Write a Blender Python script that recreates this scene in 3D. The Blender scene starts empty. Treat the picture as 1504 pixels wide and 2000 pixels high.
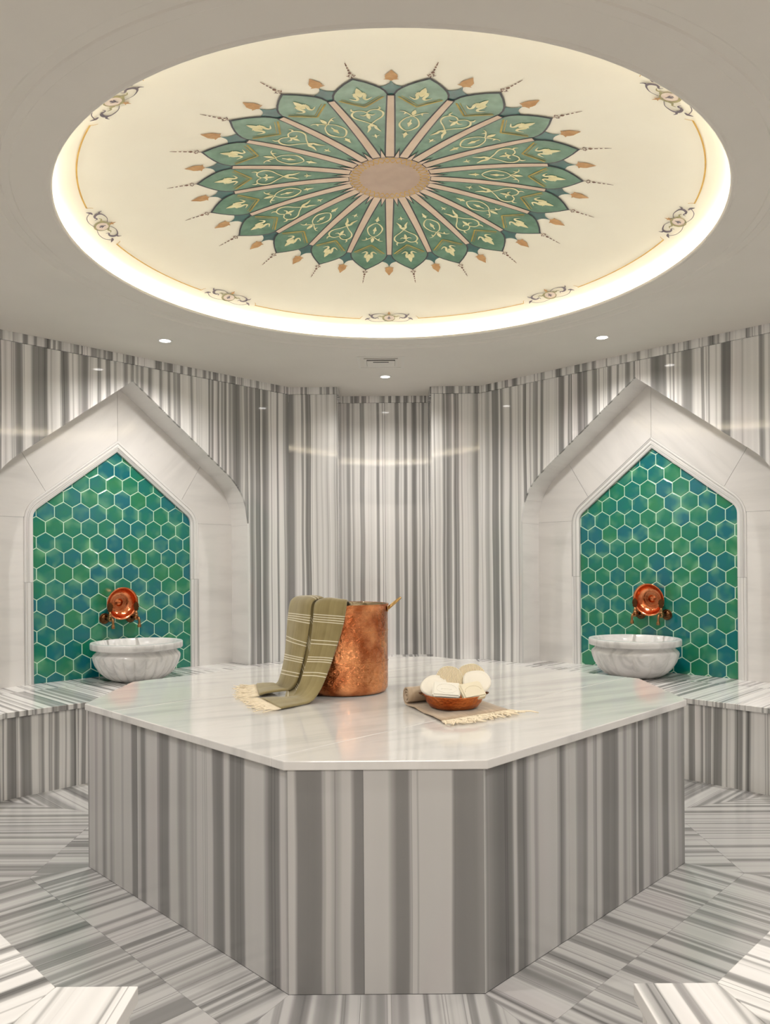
import bpy, bmesh, math, random
from mathutils import Vector, Matrix
random.seed(7)
R2 = math.sqrt(2.0)
PI = math.pi
scene = bpy.context.scene
COL = scene.collection

# ------------------------------------------------------------------ camera
CAM = Vector((0.0057, -3.3772, 1.22))
YAW, ROLL, FPX, CY = 0.0013, -0.007, 1485.5, 1104.1
F = Vector((-math.sin(YAW), math.cos(YAW), 0))
R0 = Vector((math.cos(YAW), math.sin(YAW), 0)); U0 = Vector((0, 0, 1))
RR = R0 * math.cos(ROLL) + U0 * math.sin(ROLL)
UU = U0 * math.cos(ROLL) - R0 * math.sin(ROLL)
cam_d = bpy.data.cameras.new('camera')
cam = bpy.data.objects.new('camera', cam_d); COL.objects.link(cam)
cam.matrix_world = Matrix(((RR.x, UU.x, -F.x, CAM.x), (RR.y, UU.y, -F.y, CAM.y), (RR.z, UU.z, -F.z, CAM.z), (0, 0, 0, 1)))
cam_d.sensor_fit = 'HORIZONTAL'; cam_d.sensor_width = 36.0
cam_d.lens = FPX / 1504 * 36.0
cam_d.shift_y = (CY - 1000) / 1504
cam_d.clip_start = 0.02
scene.camera = cam

# ------------------------------------------------------------------ world, exposure
w = bpy.data.worlds.new('world'); scene.world = w; w.use_nodes = True
w.node_tree.nodes['Background'].inputs[0].default_value = (1.0, 0.97, 0.93, 1)
w.node_tree.nodes['Background'].inputs[1].default_value = 0.25
vs = scene.view_settings
vs.view_transform = 'Standard'; vs.look = 'None'; vs.gamma = 1.0; vs.use_curve_mapping = False
vs.exposure = 0.0
scene.cycles.max_bounces = 10
scene.cycles.diffuse_bounces = 6
scene.cycles.glossy_bounces = 5
scene.cycles.sample_clamp_indirect = 6.0
scene.cycles.caustics_reflective = False
scene.cycles.caustics_refractive = False
LED_STRENGTH = 34.0
LED_COLOR = (1.0, 0.95, 0.85)
SPOT_POWER = 84.0
SPOT_COLOR = (1.0, 0.955, 0.91)
FILL_POWER = 75.0  # strength of the added fill light

# ------------------------------------------------------------------ measures
A, B, HP = 1.2145, 1.4938, 0.6666          # platform octagon, height
AS, BS = 1.2225, 1.512                     # platform slab
AB, BB, HB = 2.010, 2.6142, 0.460          # bench inner octagon, height
AW, BW = 2.752, 3.5227                     # walls
HC = 2.657                                 # ceiling
YR, XR = 3.091, 0.380                      # recess in the back wall
XE = 0.449                                 # ends of the near benches
AL = 0.0715                                # niche centre along its wall
DP, DT = 0.2377, 0.2591                    # depths of the niche back and of its tiles
ZTRIM = 2.600

# ------------------------------------------------------------------ materials
MATS = {}
def new_mat(name):
    m = bpy.data.materials.new(name); m.use_nodes = True
    nt = m.node_tree; bs = nt.nodes['Principled BSDF']
    MATS[name] = m
    return m, nt, bs
def N(nt, t, **kw):
    n = nt.nodes.new(t)
    for k, v in kw.items(): setattr(n, k, v)
    return n
def math_n(nt, op, a, b=None, c=None):
    n = N(nt, 'ShaderNodeMath', operation=op)
    for i, x in enumerate((a, b, c)):
        if x is None: continue
        if isinstance(x, (int, float)): n.inputs[i].default_value = x
        else: nt.links.new(x, n.inputs[i])
    return n.outputs[0]
def ramp(nt, fac, stops, interp='LINEAR'):
    r = N(nt, 'ShaderNodeValToRGB'); cr = r.color_ramp; cr.interpolation = interp
    while len(cr.elements) < len(stops): cr.elements.new(0.5)
    for e, (p, c) in zip(cr.elements, stops):
        e.position = p
        e.color = (c, c, c, 1) if isinstance(c, (int, float)) else (*c, 1)
    nt.links.new(fac, r.inputs[0])
    return r.outputs[0]
def mix(nt, kind, fac, a, b):
    n = N(nt, 'ShaderNodeMix', data_type='RGBA', blend_type=kind)
    for i, x in ((0, fac), (6, a), (7, b)):
        if isinstance(x, (int, float)): n.inputs[i].default_value = x
        elif isinstance(x, tuple): n.inputs[i].default_value = (*x, 1)
        else: nt.links.new(x, n.inputs[i])
    return n.outputs[2]
def S(c):  # sRGB 0..255 -> linear
    return tuple(((v / 255) / 12.92 if v / 255 <= 0.04045 else ((v / 255 + 0.055) / 1.055) ** 2.4) for v in c)
def bump(nt, bs, h, strength, dist=0.002):
    b = N(nt, 'ShaderNodeBump'); b.inputs['Strength'].default_value = strength; b.inputs['Distance'].default_value = dist
    nt.links.new(h, b.inputs['Height']); nt.links.new(b.outputs[0], bs.inputs['Normal'])
def noise1(nt, w_, scale, detail, rough=0.55, off=0.0):
    n = N(nt, 'ShaderNodeTexNoise', noise_dimensions='1D')
    n.inputs['Scale'].default_value = scale; n.inputs['Detail'].default_value = detail; n.inputs['Roughness'].default_value = rough
    nt.links.new(math_n(nt, 'ADD', w_, off), n.inputs['W'])
    return n.outputs[0]

def striped(name, scale, stops, fine, linefreq, linedark, rough=0.07, tint=(0.0, 0.0, 0.0)):
    """Banded grey and white marble: bands run along v of the stone's own coordinates."""
    m, nt, bs = new_mat(name)
    uv = N(nt, 'ShaderNodeUVMap'); uv.uv_map = 'stone'
    sp = N(nt, 'ShaderNodeSeparateXYZ'); nt.links.new(uv.outputs[0], sp.inputs[0])
    u, v = sp.outputs[0], sp.outputs[1]
    wn = N(nt, 'ShaderNodeTexNoise', noise_dimensions='2D'); wn.inputs['Scale'].default_value = 1.0; wn.inputs['Detail'].default_value = 1.0
    cb = N(nt, 'ShaderNodeCombineXYZ'); nt.links.new(math_n(nt, 'MULTIPLY', u, 6.0), cb.inputs[0]); nt.links.new(math_n(nt, 'MULTIPLY', v, 1.1), cb.inputs[1])
    nt.links.new(cb.outputs[0], wn.inputs['Vector'])
    uw = math_n(nt, 'ADD', u, math_n(nt, 'MULTIPLY', math_n(nt, 'SUBTRACT', wn.outputs[0], 0.5), 0.016))
    n1 = noise1(nt, uw, scale, 2.0, 0.5)
    n2 = noise1(nt, uw, scale * fine, 1.6, 0.5, 31.7)
    mixv = math_n(nt, 'ADD', math_n(nt, 'MULTIPLY', n1, 0.45), math_n(nt, 'MULTIPLY', n2, 0.55))
    col = ramp(nt, mixv, stops)
    n3 = noise1(nt, uw, linefreq, 1.0, 0.5, 77.0)
    ln = ramp(nt, n3, [(0.0, 1.0), (0.60, 1.0), (0.67, linedark), (0.72, 1.0), (1.0, 1.0)])
    col = mix(nt, 'MULTIPLY', 1.0, col, ln)
    # faint cloudy tint, warm and cool, as in the stone
    cl = N(nt, 'ShaderNodeTexNoise', noise_dimensions='2D'); cl.inputs['Scale'].default_value = 2.2; cl.inputs['Detail'].default_value = 2.0
    cb2 = N(nt, 'ShaderNodeCombineXYZ'); nt.links.new(math_n(nt, 'MULTIPLY', u, 2.0), cb2.inputs[0]); nt.links.new(math_n(nt, 'MULTIPLY', v, 0.5), cb2.inputs[1])
    nt.links.new(cb2.outputs[0], cl.inputs['Vector'])
    tc = ramp(nt, cl.outputs[0], [(0.3, (1.0, 0.985, 0.955)), (0.55, (1, 0.985, 0.965)), (0.75, (1.0, 0.955, 0.945))])
    col = mix(nt, 'MULTIPLY', 1.0, col, tc)
    nt.links.new(col, bs.inputs['Base Color'])
    bs.inputs['Roughness'].default_value = rough
    bs.inputs['IOR'].default_value = 1.52
    return m
striped('marble_wall', 3.6, [(0.30, 0.17), (0.38, 0.26), (0.425, 0.34), (0.455, 0.62), (0.53, 0.76), (0.555, 0.70), (0.575, 0.40), (0.62, 0.26), (0.66, 0.24), (0.69, 0.66)], 3.8, 30.0, 0.45, 0.05)
striped('marble_bench', 4.5, [(0.30, 0.20), (0.39, 0.30), (0.43, 0.42), (0.455, 0.70), (0.54, 0.78), (0.57, 0.66), (0.59, 0.40), (0.64, 0.30), (0.69, 0.68)], 4.0, 32.0, 0.45, 0.16)
striped('marble_floor', 3.6, [(0.30, 0.19), (0.40, 0.235), (0.44, 0.31), (0.48, 0.47), (0.53, 0.50), (0.57, 0.37), (0.60, 0.26), (0.65, 0.23), (0.70, 0.46)], 4.2, 28.0, 0.62, 0.20)
striped('marble_plinth', 1.9, [(0.32, 0.16), (0.41, 0.21), (0.445, 0.30), (0.475, 0.50), (0.53, 0.52), (0.555, 0.36), (0.58, 0.22), (0.66, 0.20), (0.72, 0.46)], 3.6, 20.0, 0.72, 0.18)

def white_marble(name, base, vein, amount, ang, rough=0.08, scale=1.0, coord='stone'):
    m, nt, bs = new_mat(name)
    if coord == 'stone':
        uv = N(nt, 'ShaderNodeUVMap'); uv.uv_map = 'stone'; src = uv.outputs[0]
    else:
        tc = N(nt, 'ShaderNodeTexCoord'); src = tc.outputs['Object']
    mp = N(nt, 'ShaderNodeMapping'); mp.inputs['Rotation'].default_value = (0.2 if coord != 'stone' else 0, 0.15 if coord != 'stone' else 0, ang)
    mp.inputs['Scale'].default_value = (0.8 * scale, 5.0 * scale, 1.0 * scale)
    nt.links.new(src, mp.inputs[0])
    n = N(nt, 'ShaderNodeTexNoise'); n.inputs['Scale'].default_value = 1.1; n.inputs['Detail'].default_value = 6.0; n.inputs['Roughness'].default_value = 0.55; n.inputs['Distortion'].default_value = 0.35
    nt.links.new(mp.outputs[0], n.inputs['Vector'])
    f1 = ramp(nt, n.outputs[0], [(0.30, 0.9), (0.42, 0.35), (0.50, 0.0), (0.57, 0.08), (0.64, 0.45), (0.70, 0.1)])
    f = math_n(nt, 'MULTIPLY', f1, amount)
    col = mix(nt, 'MIX', f, base, vein)
    nt.links.new(col, bs.inputs['Base Color'])
    bs.inputs['Roughness'].default_value = rough; bs.inputs['IOR'].default_value = 1.52
    return m
white_marble('marble_slab', (0.70, 0.685, 0.66), (0.42, 0.415, 0.41), 0.7, 0.55, 0.08)
white_marble('marble_niche', (0.72, 0.70, 0.68), (0.47, 0.46, 0.45), 0.42, 1.45, 0.09)
white_marble('marble_basin', (0.72, 0.71, 0.695), (0.24, 0.245, 0.245), 0.75, 0.9, 0.22, 2.6, 'obj')
striped('marble_frame', 10.0, [(0.30, 0.34), (0.42, 0.55), (0.50, 0.72), (0.60, 0.70), (0.68, 0.42)], 3.0, 40.0, 0.7, 0.10)

def plain(name, col, rough=0.5, metal=0.0, emit=None, strength=0.0):
    m, nt, bs = new_mat(name)
    bs.inputs['Base Color'].default_value = (*col, 1); bs.inputs['Roughness'].default_value = rough; bs.inputs['Metallic'].default_value = metal
    if emit:
        bs.inputs['Emission Color'].default_value = (*emit, 1); bs.inputs['Emission Strength'].default_value = strength
    return m
def painted(name, c1, c2, scale=9.0, rough=0.55):
    """brush-painted plaster colour with slight variation"""
    m, nt, bs = new_mat(name)
    tc = N(nt, 'ShaderNodeNewGeometry')
    n = N(nt, 'ShaderNodeTexNoise'); n.inputs['Scale'].default_value = scale; n.inputs['Detail'].default_value = 4.0
    nt.links.new(tc.outputs['Position'], n.inputs['Vector'])
    nt.links.new(ramp(nt, n.outputs[0], [(0.35, c1), (0.65, c2)]), bs.inputs['Base Color'])
    bs.inputs['Roughness'].default_value = rough
    return m
painted('ceiling_paint', S((220, 215, 207)), S((223, 218, 210)), 3.0, 0.6)
painted('dome_paint', S((236, 229, 209)), S((239, 233, 214)), 3.0, 0.42)
painted('petal_green', S((64, 110, 84)), S((94, 136, 110)), 14.0, 0.34)
painted('cup_teal', S((2, 70, 68)), S((10, 92, 86)), 14.0, 0.4)
painted('spoke_beige', S((206, 182, 158)), S((214, 192, 170)), 10.0)
painted('disc_mauve', S((172, 148, 130)), S((180, 156, 138)), 12.0)
painted('gold_brown', S((176, 126, 66)), S((196, 150, 92)), 30.0)
painted('gold_line', S((186, 140, 30)), S((206, 164, 60)), 20.0)
painted('olive_line', S((142, 124, 36)), S((172, 152, 62)), 20.0)
painted('cream_paint', S((222, 212, 156)), S((236, 228, 182)), 30.0)
painted('dark_outline', S((22, 24, 34)), S((30, 32, 42)), 20.0)
painted('plum_paint', S((72, 58, 70)), S((96, 82, 92)), 40.0)
painted('olive_paint', S((130, 124, 78)), S((160, 150, 100)), 40.0)
painted('rose_paint', S((220, 200, 186)), S((232, 216, 200)), 40.0)
painted('rust_dots', S((92, 50, 28)), S((116, 70, 40)), 40.0)
plain('grout', S((190, 222, 198)), 0.7)
plain('dark_void', (0.01, 0.01, 0.01), 0.6)
plain('joint_dark', (0.16, 0.155, 0.15), 0.8)
plain('vent_metal', S((222, 218, 211)), 0.5)
plain('lamp_trim', S((225, 222, 218)), 0.4)
plain('lamp_lens', (1, 1, 1), 0.3, 0, SPOT_COLOR, 12.0)
plain('led', (1, 1, 1), 0.4, 0, LED_COLOR, LED_STRENGTH)
plain('soap_white', S((236, 232, 220)), 0.45)
plain('soap_cream', S((228, 218, 192)), 0.45)
plain('brass_dark', S((104, 70, 44)), 0.3, 1.0)
plain('brass', S((196, 160, 104)), 0.32, 1.0)
plain('bronze', S((150, 112, 74)), 0.3, 1.0)
plain('fringe_cream', S((236, 222, 196)), 0.9)
plain('lobby_wall', S((214, 208, 200)), 0.6)
plain('door_wood', S((120, 92, 66)), 0.45)

def tile_mat():
    m, nt, bs = new_mat('glazed_tile')
    oi = N(nt, 'ShaderNodeObjectInfo'); ge = N(nt, 'ShaderNodeNewGeometry'); tc = N(nt, 'ShaderNodeTexCoord')
    n = N(nt, 'ShaderNodeTexNoise'); n.inputs['Scale'].default_value = 9.0; n.inputs['Detail'].default_value = 2.0
    nt.links.new(ge.outputs['Position'], n.inputs['Vector'])
    f = math_n(nt, 'ADD', math_n(nt, 'MULTIPLY', oi.outputs['Random'], 0.55), math_n(nt, 'MULTIPLY', n.outputs[0], 0.55))
    col = ramp(nt, f, [(0.22, S((36, 122, 80))), (0.42, S((14, 116, 90))), (0.58, S((4, 110, 100))), (0.80, S((2, 102, 114)))])
    # thicker, paler glaze pooling in patches, mostly towards the edges
    n2 = N(nt, 'ShaderNodeTexNoise'); n2.inputs['Scale'].default_value = 11.0; n2.inputs['Detail'].default_value = 1.0
    nt.links.new(ge.outputs['Position'], n2.inputs['Vector'])
    ln = N(nt, 'ShaderNodeVectorMath', operation='LENGTH'); nt.links.new(tc.outputs['Object'], ln.inputs[0])
    edge = ramp(nt, math_n(nt, 'MULTIPLY', ln.outputs['Value'], 16.0), [(0.30, 0.25), (1.0, 1.0)])
    pale = math_n(nt, 'MULTIPLY', edge, ramp(nt, n2.outputs[0], [(0.50, 0.0), (0.74, 0.75)]))
    col = mix(nt, 'MIX', pale, col, S((112, 176, 130)))
    nt.links.new(col, bs.inputs['Base Color'])
    bs.inputs['Roughness'].default_value = 0.16
    bs.inputs['Coat Weight'].default_value = 0.4; bs.inputs['Coat Roughness'].default_value = 0.05
    n3 = N(nt, 'ShaderNodeTexNoise'); n3.inputs['Scale'].default_value = 22.0
    nt.links.new(ge.outputs['Position'], n3.inputs['Vector'])
    bump(nt, bs, n3.outputs[0], 0.25, 0.002)
tile_mat()

def copper(name, c1, c2, hammer, eng, rough, strength=0.9):
    m, nt, bs = new_mat(name)
    tc = N(nt, 'ShaderNodeTexCoord')
    v = N(nt, 'ShaderNodeTexVoronoi', feature='F1'); v.inputs['Scale'].default_value = hammer
    nt.links.new(tc.outputs['Object'], v.inputs['Vector'])
    n = N(nt, 'ShaderNodeTexNoise'); n.inputs['Scale'].default_value = eng; n.inputs['Detail'].default_value = 4.0; n.inputs['Distortion'].default_value = 2.0
    nt.links.new(tc.outputs['Object'], n.inputs['Vector'])
    n2 = N(nt, 'ShaderNodeTexNoise'); n2.inputs['Scale'].default_value = 9.0; n2.inputs['Detail'].default_value = 3.0
    nt.links.new(tc.outputs['Object'], n2.inputs['Vector'])
    nt.links.new(ramp(nt, n2.outputs[0], [(0.35, c1), (0.62, c2)]), bs.inputs['Base Color'])
    h = math_n(nt, 'ADD', math_n(nt, 'MULTIPLY', v.outputs['Distance'], 0.6), math_n(nt, 'MULTIPLY', n.outputs[0], 0.5))
    bs.inputs['Metallic'].default_value = 1.0; bs.inputs['Roughness'].default_value = rough
    bump(nt, bs, h, strength, 0.006)
copper('copper_pot', S((172, 92, 52)), S((240, 164, 112)), 42.0, 70.0, 0.12)
copper('copper_bowl', S((196, 98, 48)), S((226, 138, 82)), 90.0, 120.0, 0.22)
copper('copper_dish', S((200, 104, 60)), S((236, 152, 106)), 60.0, 70.0, 0.16, 0.22)
copper('tin_lining', S((168, 150, 120)), S((196, 180, 150)), 40.0, 60.0, 0.35)

def cloth(name, c1, c2, stripes):
    m, nt, bs = new_mat(name)
    uv = N(nt, 'ShaderNodeUVMap'); uv.uv_map = 'weave'
    sp = N(nt, 'ShaderNodeSeparateXYZ'); nt.links.new(uv.outputs[0], sp.inputs[0])
    u, v = sp.outputs[0], sp.outputs[1]
    n = noise1(nt, u, 60.0, 3.0)
    nb = N(nt, 'ShaderNodeTexNoise'); nb.inputs['Scale'].default_value = 14.0
    nt.links.new(uv.outputs[0], nb.inputs['Vector'])
    col = ramp(nt, math_n(nt, 'ADD', math_n(nt, 'MULTIPLY', n, 0.5), math_n(nt, 'MULTIPLY', nb.outputs[0], 0.5)), [(0.35, c1), (0.65, c2)])
    if stripes:
        acc = None
        for s in stripes:
            d = math_n(nt, 'ABSOLUTE', math_n(nt, 'SUBTRACT', v, s))
            on = math_n(nt, 'LESS_THAN', d, 0.0018)
            acc = on if acc is None else math_n(nt, 'MAXIMUM', acc, on)
        col = mix(nt, 'MIX', math_n(nt, 'MULTIPLY', acc, 0.75), col, S((232, 226, 204)))
    nt.links.new(col, bs.inputs['Base Color'])
    bs.inputs['Roughness'].default_value = 0.75
    bs.inputs['Sheen Weight'].default_value = 0.3
    bump(nt, bs, nb.outputs[0], 0.15, 0.002)
cloth('towel_olive', S((128, 114, 70)), S((150, 136, 92)), [0.125, 0.140, 0.222, 0.232, 0.242, 0.252, 0.330, 0.345, 0.402, 0.412, 0.422, 0.470, 0.484])
cloth('towel_beige', S((166, 144, 118)), S((190, 168, 142)), [])
def loofah():
    m, nt, bs = new_mat('loofah')
    tc = N(nt, 'ShaderNodeTexCoord')
    wv = N(nt, 'ShaderNodeTexWave'); wv.inputs['Scale'].default_value = 64.0; wv.inputs['Distortion'].default_value = 1.5
    nt.links.new(tc.outputs['Object'], wv.inputs['Vector'])
    nt.links.new(ramp(nt, wv.outputs[0], [(0.2, S((222, 200, 158))), (0.8, S((244, 232, 204)))]), bs.inputs['Base Color'])
    bs.inputs['Roughness'].default_value = 0.9
    bump(nt, bs, wv.outputs[0], 0.8, 0.003)
loofah()
plain('pad_white', S((238, 232, 218)), 0.85)

# ------------------------------------------------------------------ helpers
def link(name, me, mat=None, parent=None):
    o = bpy.data.objects.new(name, me); COL.objects.link(o)
    if mat is not None and me is not None and not me.materials: me.materials.append(MATS[mat])
    if parent is not None: o.parent = parent
    return o
def empty(name, loc=(0, 0, 0)):
    o = bpy.data.objects.new(name, None); COL.objects.link(o)
    o.location = loc; o.empty_display_size = 0.1
    return o
def tag(o, label, cat=None, group=None, kind=None):
    o['label'] = label
    if cat: o['category'] = cat
    if group: o['group'] = group
    if kind: o['kind'] = kind
    return o
def mesh(name, verts, faces, smooth=False):
    me = bpy.data.meshes.new(name)
    me.from_pydata([tuple(v) for v in verts], [], faces)
    me.update()
    if smooth:
        me.polygons.foreach_set('use_smooth', [True] * len(me.polygons))
    return me
def stone_uv(me, across, along, off=0.0, layer='stone', org=(0, 0, 0)):
    a, b = Vector(across), Vector(along); og = Vector(org)
    uv = me.uv_layers.new(name=layer)
    for lp in me.loops:
        p = me.vertices[lp.vertex_index].co + og
        uv.data[lp.index].uv = (p.dot(a) + off, p.dot(b) + off * 0.37)
def prism(name, poly, thick, mat, parent, across, along, off=None, bevel=0.0):
    """poly: outline (front face, CCW seen from outside); extruded by vector thick (pointing into the stone)."""
    t = Vector(thick); P = [Vector(p) for p in poly]; n = len(P)
    verts = P + [p + t for p in P]
    faces = [tuple(range(n)), tuple(range(2 * n - 1, n - 1, -1))]
    for i in range(n):
        j = (i + 1) % n
        faces.append((i, n + i, n + j, j))
    me = mesh(name, verts, faces)
    bm = bmesh.new(); bm.from_mesh(me); bmesh.ops.recalc_face_normals(bm, faces=bm.faces); bm.to_mesh(me); bm.free()
    if off is None: off = random.uniform(-40, 40)
    stone_uv(me, across, along, off)
    o = link(name, me, mat, parent)
    if bevel:
        md = o.modifiers.new('bevel', 'BEVEL'); md.width = bevel; md.segments = 2; md.limit_method = 'ANGLE'; md.angle_limit = math.radians(25)
    return o
def clip(poly, n, k):
    """keep the part of a convex 2D polygon where n.p <= k"""
    out = []
    for i in range(len(poly)):
        p, q = poly[i], poly[(i + 1) % len(poly)]
        dp = n[0] * p[0] + n[1] * p[1] - k; dq = n[0] * q[0] + n[1] * q[1] - k
        if dp <= 0: out.append(p)
        if (dp < 0 < dq) or (dq < 0 < dp):
            t = dp / (dp - dq); out.append((p[0] + (q[0] - p[0]) * t, p[1] + (q[1] - p[1]) * t))
    r = []
    for p in out:
        if not r or math.hypot(p[0] - r[-1][0], p[1] - r[-1][1]) > 1e-5: r.append(p)
    if len(r) > 1 and math.hypot(r[0][0] - r[-1][0], r[0][1] - r[-1][1]) < 1e-5: r.pop()
    return r
def area(poly):
    return 0.5 * sum(poly[i][0] * poly[(i + 1) % len(poly)][1] - poly[(i + 1) % len(poly)][0] * poly[i][1] for i in range(len(poly)))
def inset(poly, d):
    """shrink a convex CCW polygon by d"""
    if area(poly) < 0: poly = poly[::-1]
    res = list(poly)
    for i in range(len(poly)):
        p, q = poly[i], poly[(i + 1) % len(poly)]
        L = math.hypot(q[0] - p[0], q[1] - p[1])
        if L < 1e-6: continue
        n = ((q[1] - p[1]) / L, -(q[0] - p[0]) / L)
        res = clip(res, n, n[0] * p[0] + n[1] * p[1] - d)
        if len(res) < 3: return []
    return res
def lathe(prof, seg=48, mod=None, closed=False):
    """prof: list of (r, z) ; mod(r, z, ang) -> r"""
    verts, faces = [], []
    n = len(prof)
    for i in range(seg):
        a = 2 * PI * i / seg
        for (r, z) in prof:
            rr = mod(r, z, a) if mod else r
            verts.append((rr * math.cos(a), rr * math.sin(a), z))
    for i in range(seg):
        j = (i + 1) % seg
        for k in range(n - 1):
            faces.append((i * n + k, j * n + k, j * n + k + 1, i * n + k + 1))
    me = mesh('lathe', verts, faces, True)
    bm = bmesh.new(); bm.from_mesh(me)
    bmesh.ops.remove_doubles(bm, verts=bm.verts, dist=1e-5)
    bmesh.ops.recalc_face_normals(bm, faces=bm.faces)
    bm.to_mesh(me); bm.free()
    me.polygons.foreach_set('use_smooth', [True] * len(me.polygons))
    return me
def auto(o, deg=35):
    md = o.modifiers.new('split', 'EDGE_SPLIT'); md.split_angle = math.radians(deg)
def tube_data(pts, radii, sides=8, cap=True, base=0):
    verts, faces = [], []
    P = [Vector(p) for p in pts]; n = len(P)
    if not isinstance(radii, (list, tuple)): radii = [radii] * n
    up = Vector((0.13, 0.21, 0.97))
    for i, p in enumerate(P):
        t = (P[min(i + 1, n - 1)] - P[max(i - 1, 0)]).normalized()
        a = t.cross(up)
        if a.length < 1e-3: a = t.cross(Vector((1, 0, 0)))
        a.normalize(); b = t.cross(a)
        for k in range(sides):
            an = 2 * PI * k / sides
            verts.append(p + (a * math.cos(an) + b * math.sin(an)) * radii[i])
    for i in range(n - 1):
        for k in range(sides):
            k2 = (k + 1) % sides
            faces.append((base + i * sides + k, base + i * sides + k2, base + (i + 1) * sides + k2, base + (i + 1) * sides + k))
    if cap:
        faces.append(tuple(base + k for k in range(sides))[::-1]); faces.append(tuple(base + (n - 1) * sides + k for k in range(sides)))
    return verts, faces
def tube(name, pts, radii, mat, parent, sides=10):
    v, f = tube_data(pts, radii, sides)
    return link(name, mesh(name, v, f, True), mat, parent)
def spline(pts, per=6):
    """Catmull-Rom through tuples of any dimension"""
    out = []; n = len(pts)
    for i in range(n - 1):
        p0, p1, p2, p3 = pts[max(i - 1, 0)], pts[i], pts[i + 1], pts[min(i + 2, n - 1)]
        for s in range(per):
            t = s / per
            out.append(tuple(0.5 * (2 * b + (c - a) * t + (2 * a - 5 * b + 4 * c - d) * t * t + (3 * b - a - 3 * c + d) * t ** 3) for a, b, c, d in zip(p0, p1, p2, p3)))
    out.append(tuple(pts[-1]))
    return out
def octagon(a, b):
    c = b - a
    return [(c, -a), (a, -c), (a, c), (c, a), (-c, a), (-a, c), (-a, -c), (-c, -a)]   # CCW, edge k from k to k+1
SIDES = ['front_right', 'right', 'back_right', 'back', 'back_left', 'left', 'front_left', 'front']
SAY = {'front_right': 'near right', 'right': 'right', 'back_right': 'far right', 'back': 'far', 'back_left': 'far left', 'left': 'left', 'front_left': 'near left', 'front': 'near'}

# ------------------------------------------------------------------ floor
floor = tag(empty('floor'), 'grey and white striped marble floor laid in bands around the platform', None, None, 'structure')
bed = link('floor_bed', mesh('floor_bed', [(-3.2, -5.0, -0.012), (3.2, -5.0, -0.012), (3.2, 3.4, -0.012), (-3.2, 3.4, -0.012)], [(0, 1, 2, 3)]), 'joint_dark', floor)
def floor_piece(poly2, across, along, jt=0.0004, off=None):
    p = inset(poly2, jt)
    if len(p) < 3 or abs(area(p)) < 2e-4: return
    z = random.uniform(-0.0002, 0.0002)
    prism('floor_tile', [(x, y, z) for x, y in p], (0, 0, -0.012), 'marble_floor', floor, across, along, off)
o0, o1, o2 = octagon(A, B), octagon(A + 0.19, B + 0.19 * R2 + 0.03), octagon(AB + 0.03, BB + 0.03 * R2)
def ring_tiles(oi, oo, width, skip=()):
    for k in range(8):
        if SIDES[k] in skip: continue
        a, b = Vector(oi[k]), Vector(oi[(k + 1) % 8]); c, d = Vector(oo[(k + 1) % 8]), Vector(oo[k])
        t = (b - a).normalized(); nn = Vector((t.y, -t.x))
        poly = [tuple(a), tuple(d), tuple(c), tuple(b)]
        if area(poly) < 0: poly = poly[::-1]
        lo = min(Vector(p).dot(t) for p in poly); hi = max(Vector(p).dot(t) for p in poly)
        m = max(1, round((hi - lo) / width)); st = (hi - lo) / m
        shift = random.uniform(-0.25, 0.25) * st
        cuts = [lo] + [lo + st * i + shift for i in range(1, m)] + [hi]
        for i in range(m):
            pc = clip(clip(poly, (t.x, t.y), cuts[i + 1]), (-t.x, -t.y), -cuts[i])
            if len(pc) >= 3: floor_piece(pc, (t.x, t.y, 0), (nn.x, nn.y, 0))
ring_tiles(o0, o1, 0.34)
ring_tiles(o1, o2, 0.46, skip=('front',))
# entrance strip between the near benches
fy = o1[7][1]; fc0, fc1 = o1[7][0], o1[0][0]
c2 = o2[0][0]
pf = [(fc0, fy), (-c2, -AB - 0.03), (c2, -AB - 0.03), (fc1, fy)]
for x0, x1 in ((-0.7, -0.21), (-0.21, 0.22), (0.22, 0.7)):
    pc = clip(clip(pf, (1, 0), x1), (-1, 0), -x0)
    if len(pc) >= 3: floor_piece(pc, (1, 0, 0), (0, 1, 0))
for iy in range(6):
    y1 = -AB - 0.03 - iy * 0.5; y0 = y1 - 0.5
    xs = [-0.61, -0.21, 0.22, 0.61] if y1 > -2.6 else [-1.6 + 0.4 * i for i in range(9)]
    for x0, x1 in zip(xs, xs[1:]):
        floor_piece([(x0, y0), (x1, y0), (x1, y1), (x0, y1)], (1, 0, 0), (0, 1, 0))

# ------------------------------------------------------------------ walls
def outline(wd, apex, slope, ft, z0, nf=10):
    """pointed arch from lower left over the apex to lower right: list of (a, z)"""
    zc = apex - slope * wd
    L = math.hypot(1, slope); tx, tz = 1 / L, -slope / L
    p1 = (wd - ft * tx, zc - ft * tz); p2 = (wd, zc - ft)
    cosang = tz * -1                       # angle between the two directions
    cosang = -(tz)
    half = []
    for i in range(nf + 1):
        s = i / nf
        half.append(((1 - s) ** 2 * p1[0] + 2 * s * (1 - s) * wd + s * s * p2[0], (1 - s) ** 2 * p1[1] + 2 * s * (1 - s) * zc + s * s * p2[1]))
    right = [(0.0, apex)] + [(p1[0] * f, apex - slope * p1[0] * f) for f in (0.25, 0.5, 0.75)] + half + [(wd, z0)]
    left = [(-x, z) for x, z in right[1:]][::-1]
    return left + right
SL_O, SL_I = 0.768, 0.775
WO, ZO = 0.937, 2.492
WT, ZT = 0.579, 2.033
OUT = outline(WO, ZO, SL_O, 0.235, HB)
def zo_at(a):
    a = abs(a)
    pts = [p for p in OUT if p[0] >= -1e-9]
    for p, q in zip(pts, pts[1:]):
        if p[0] <= a <= q[0] and q[0] > p[0]: return p[1] + (q[1] - p[1]) * (a - p[0]) / (q[0] - p[0])
    return pts[-2][1]
NSEG = 24
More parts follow.
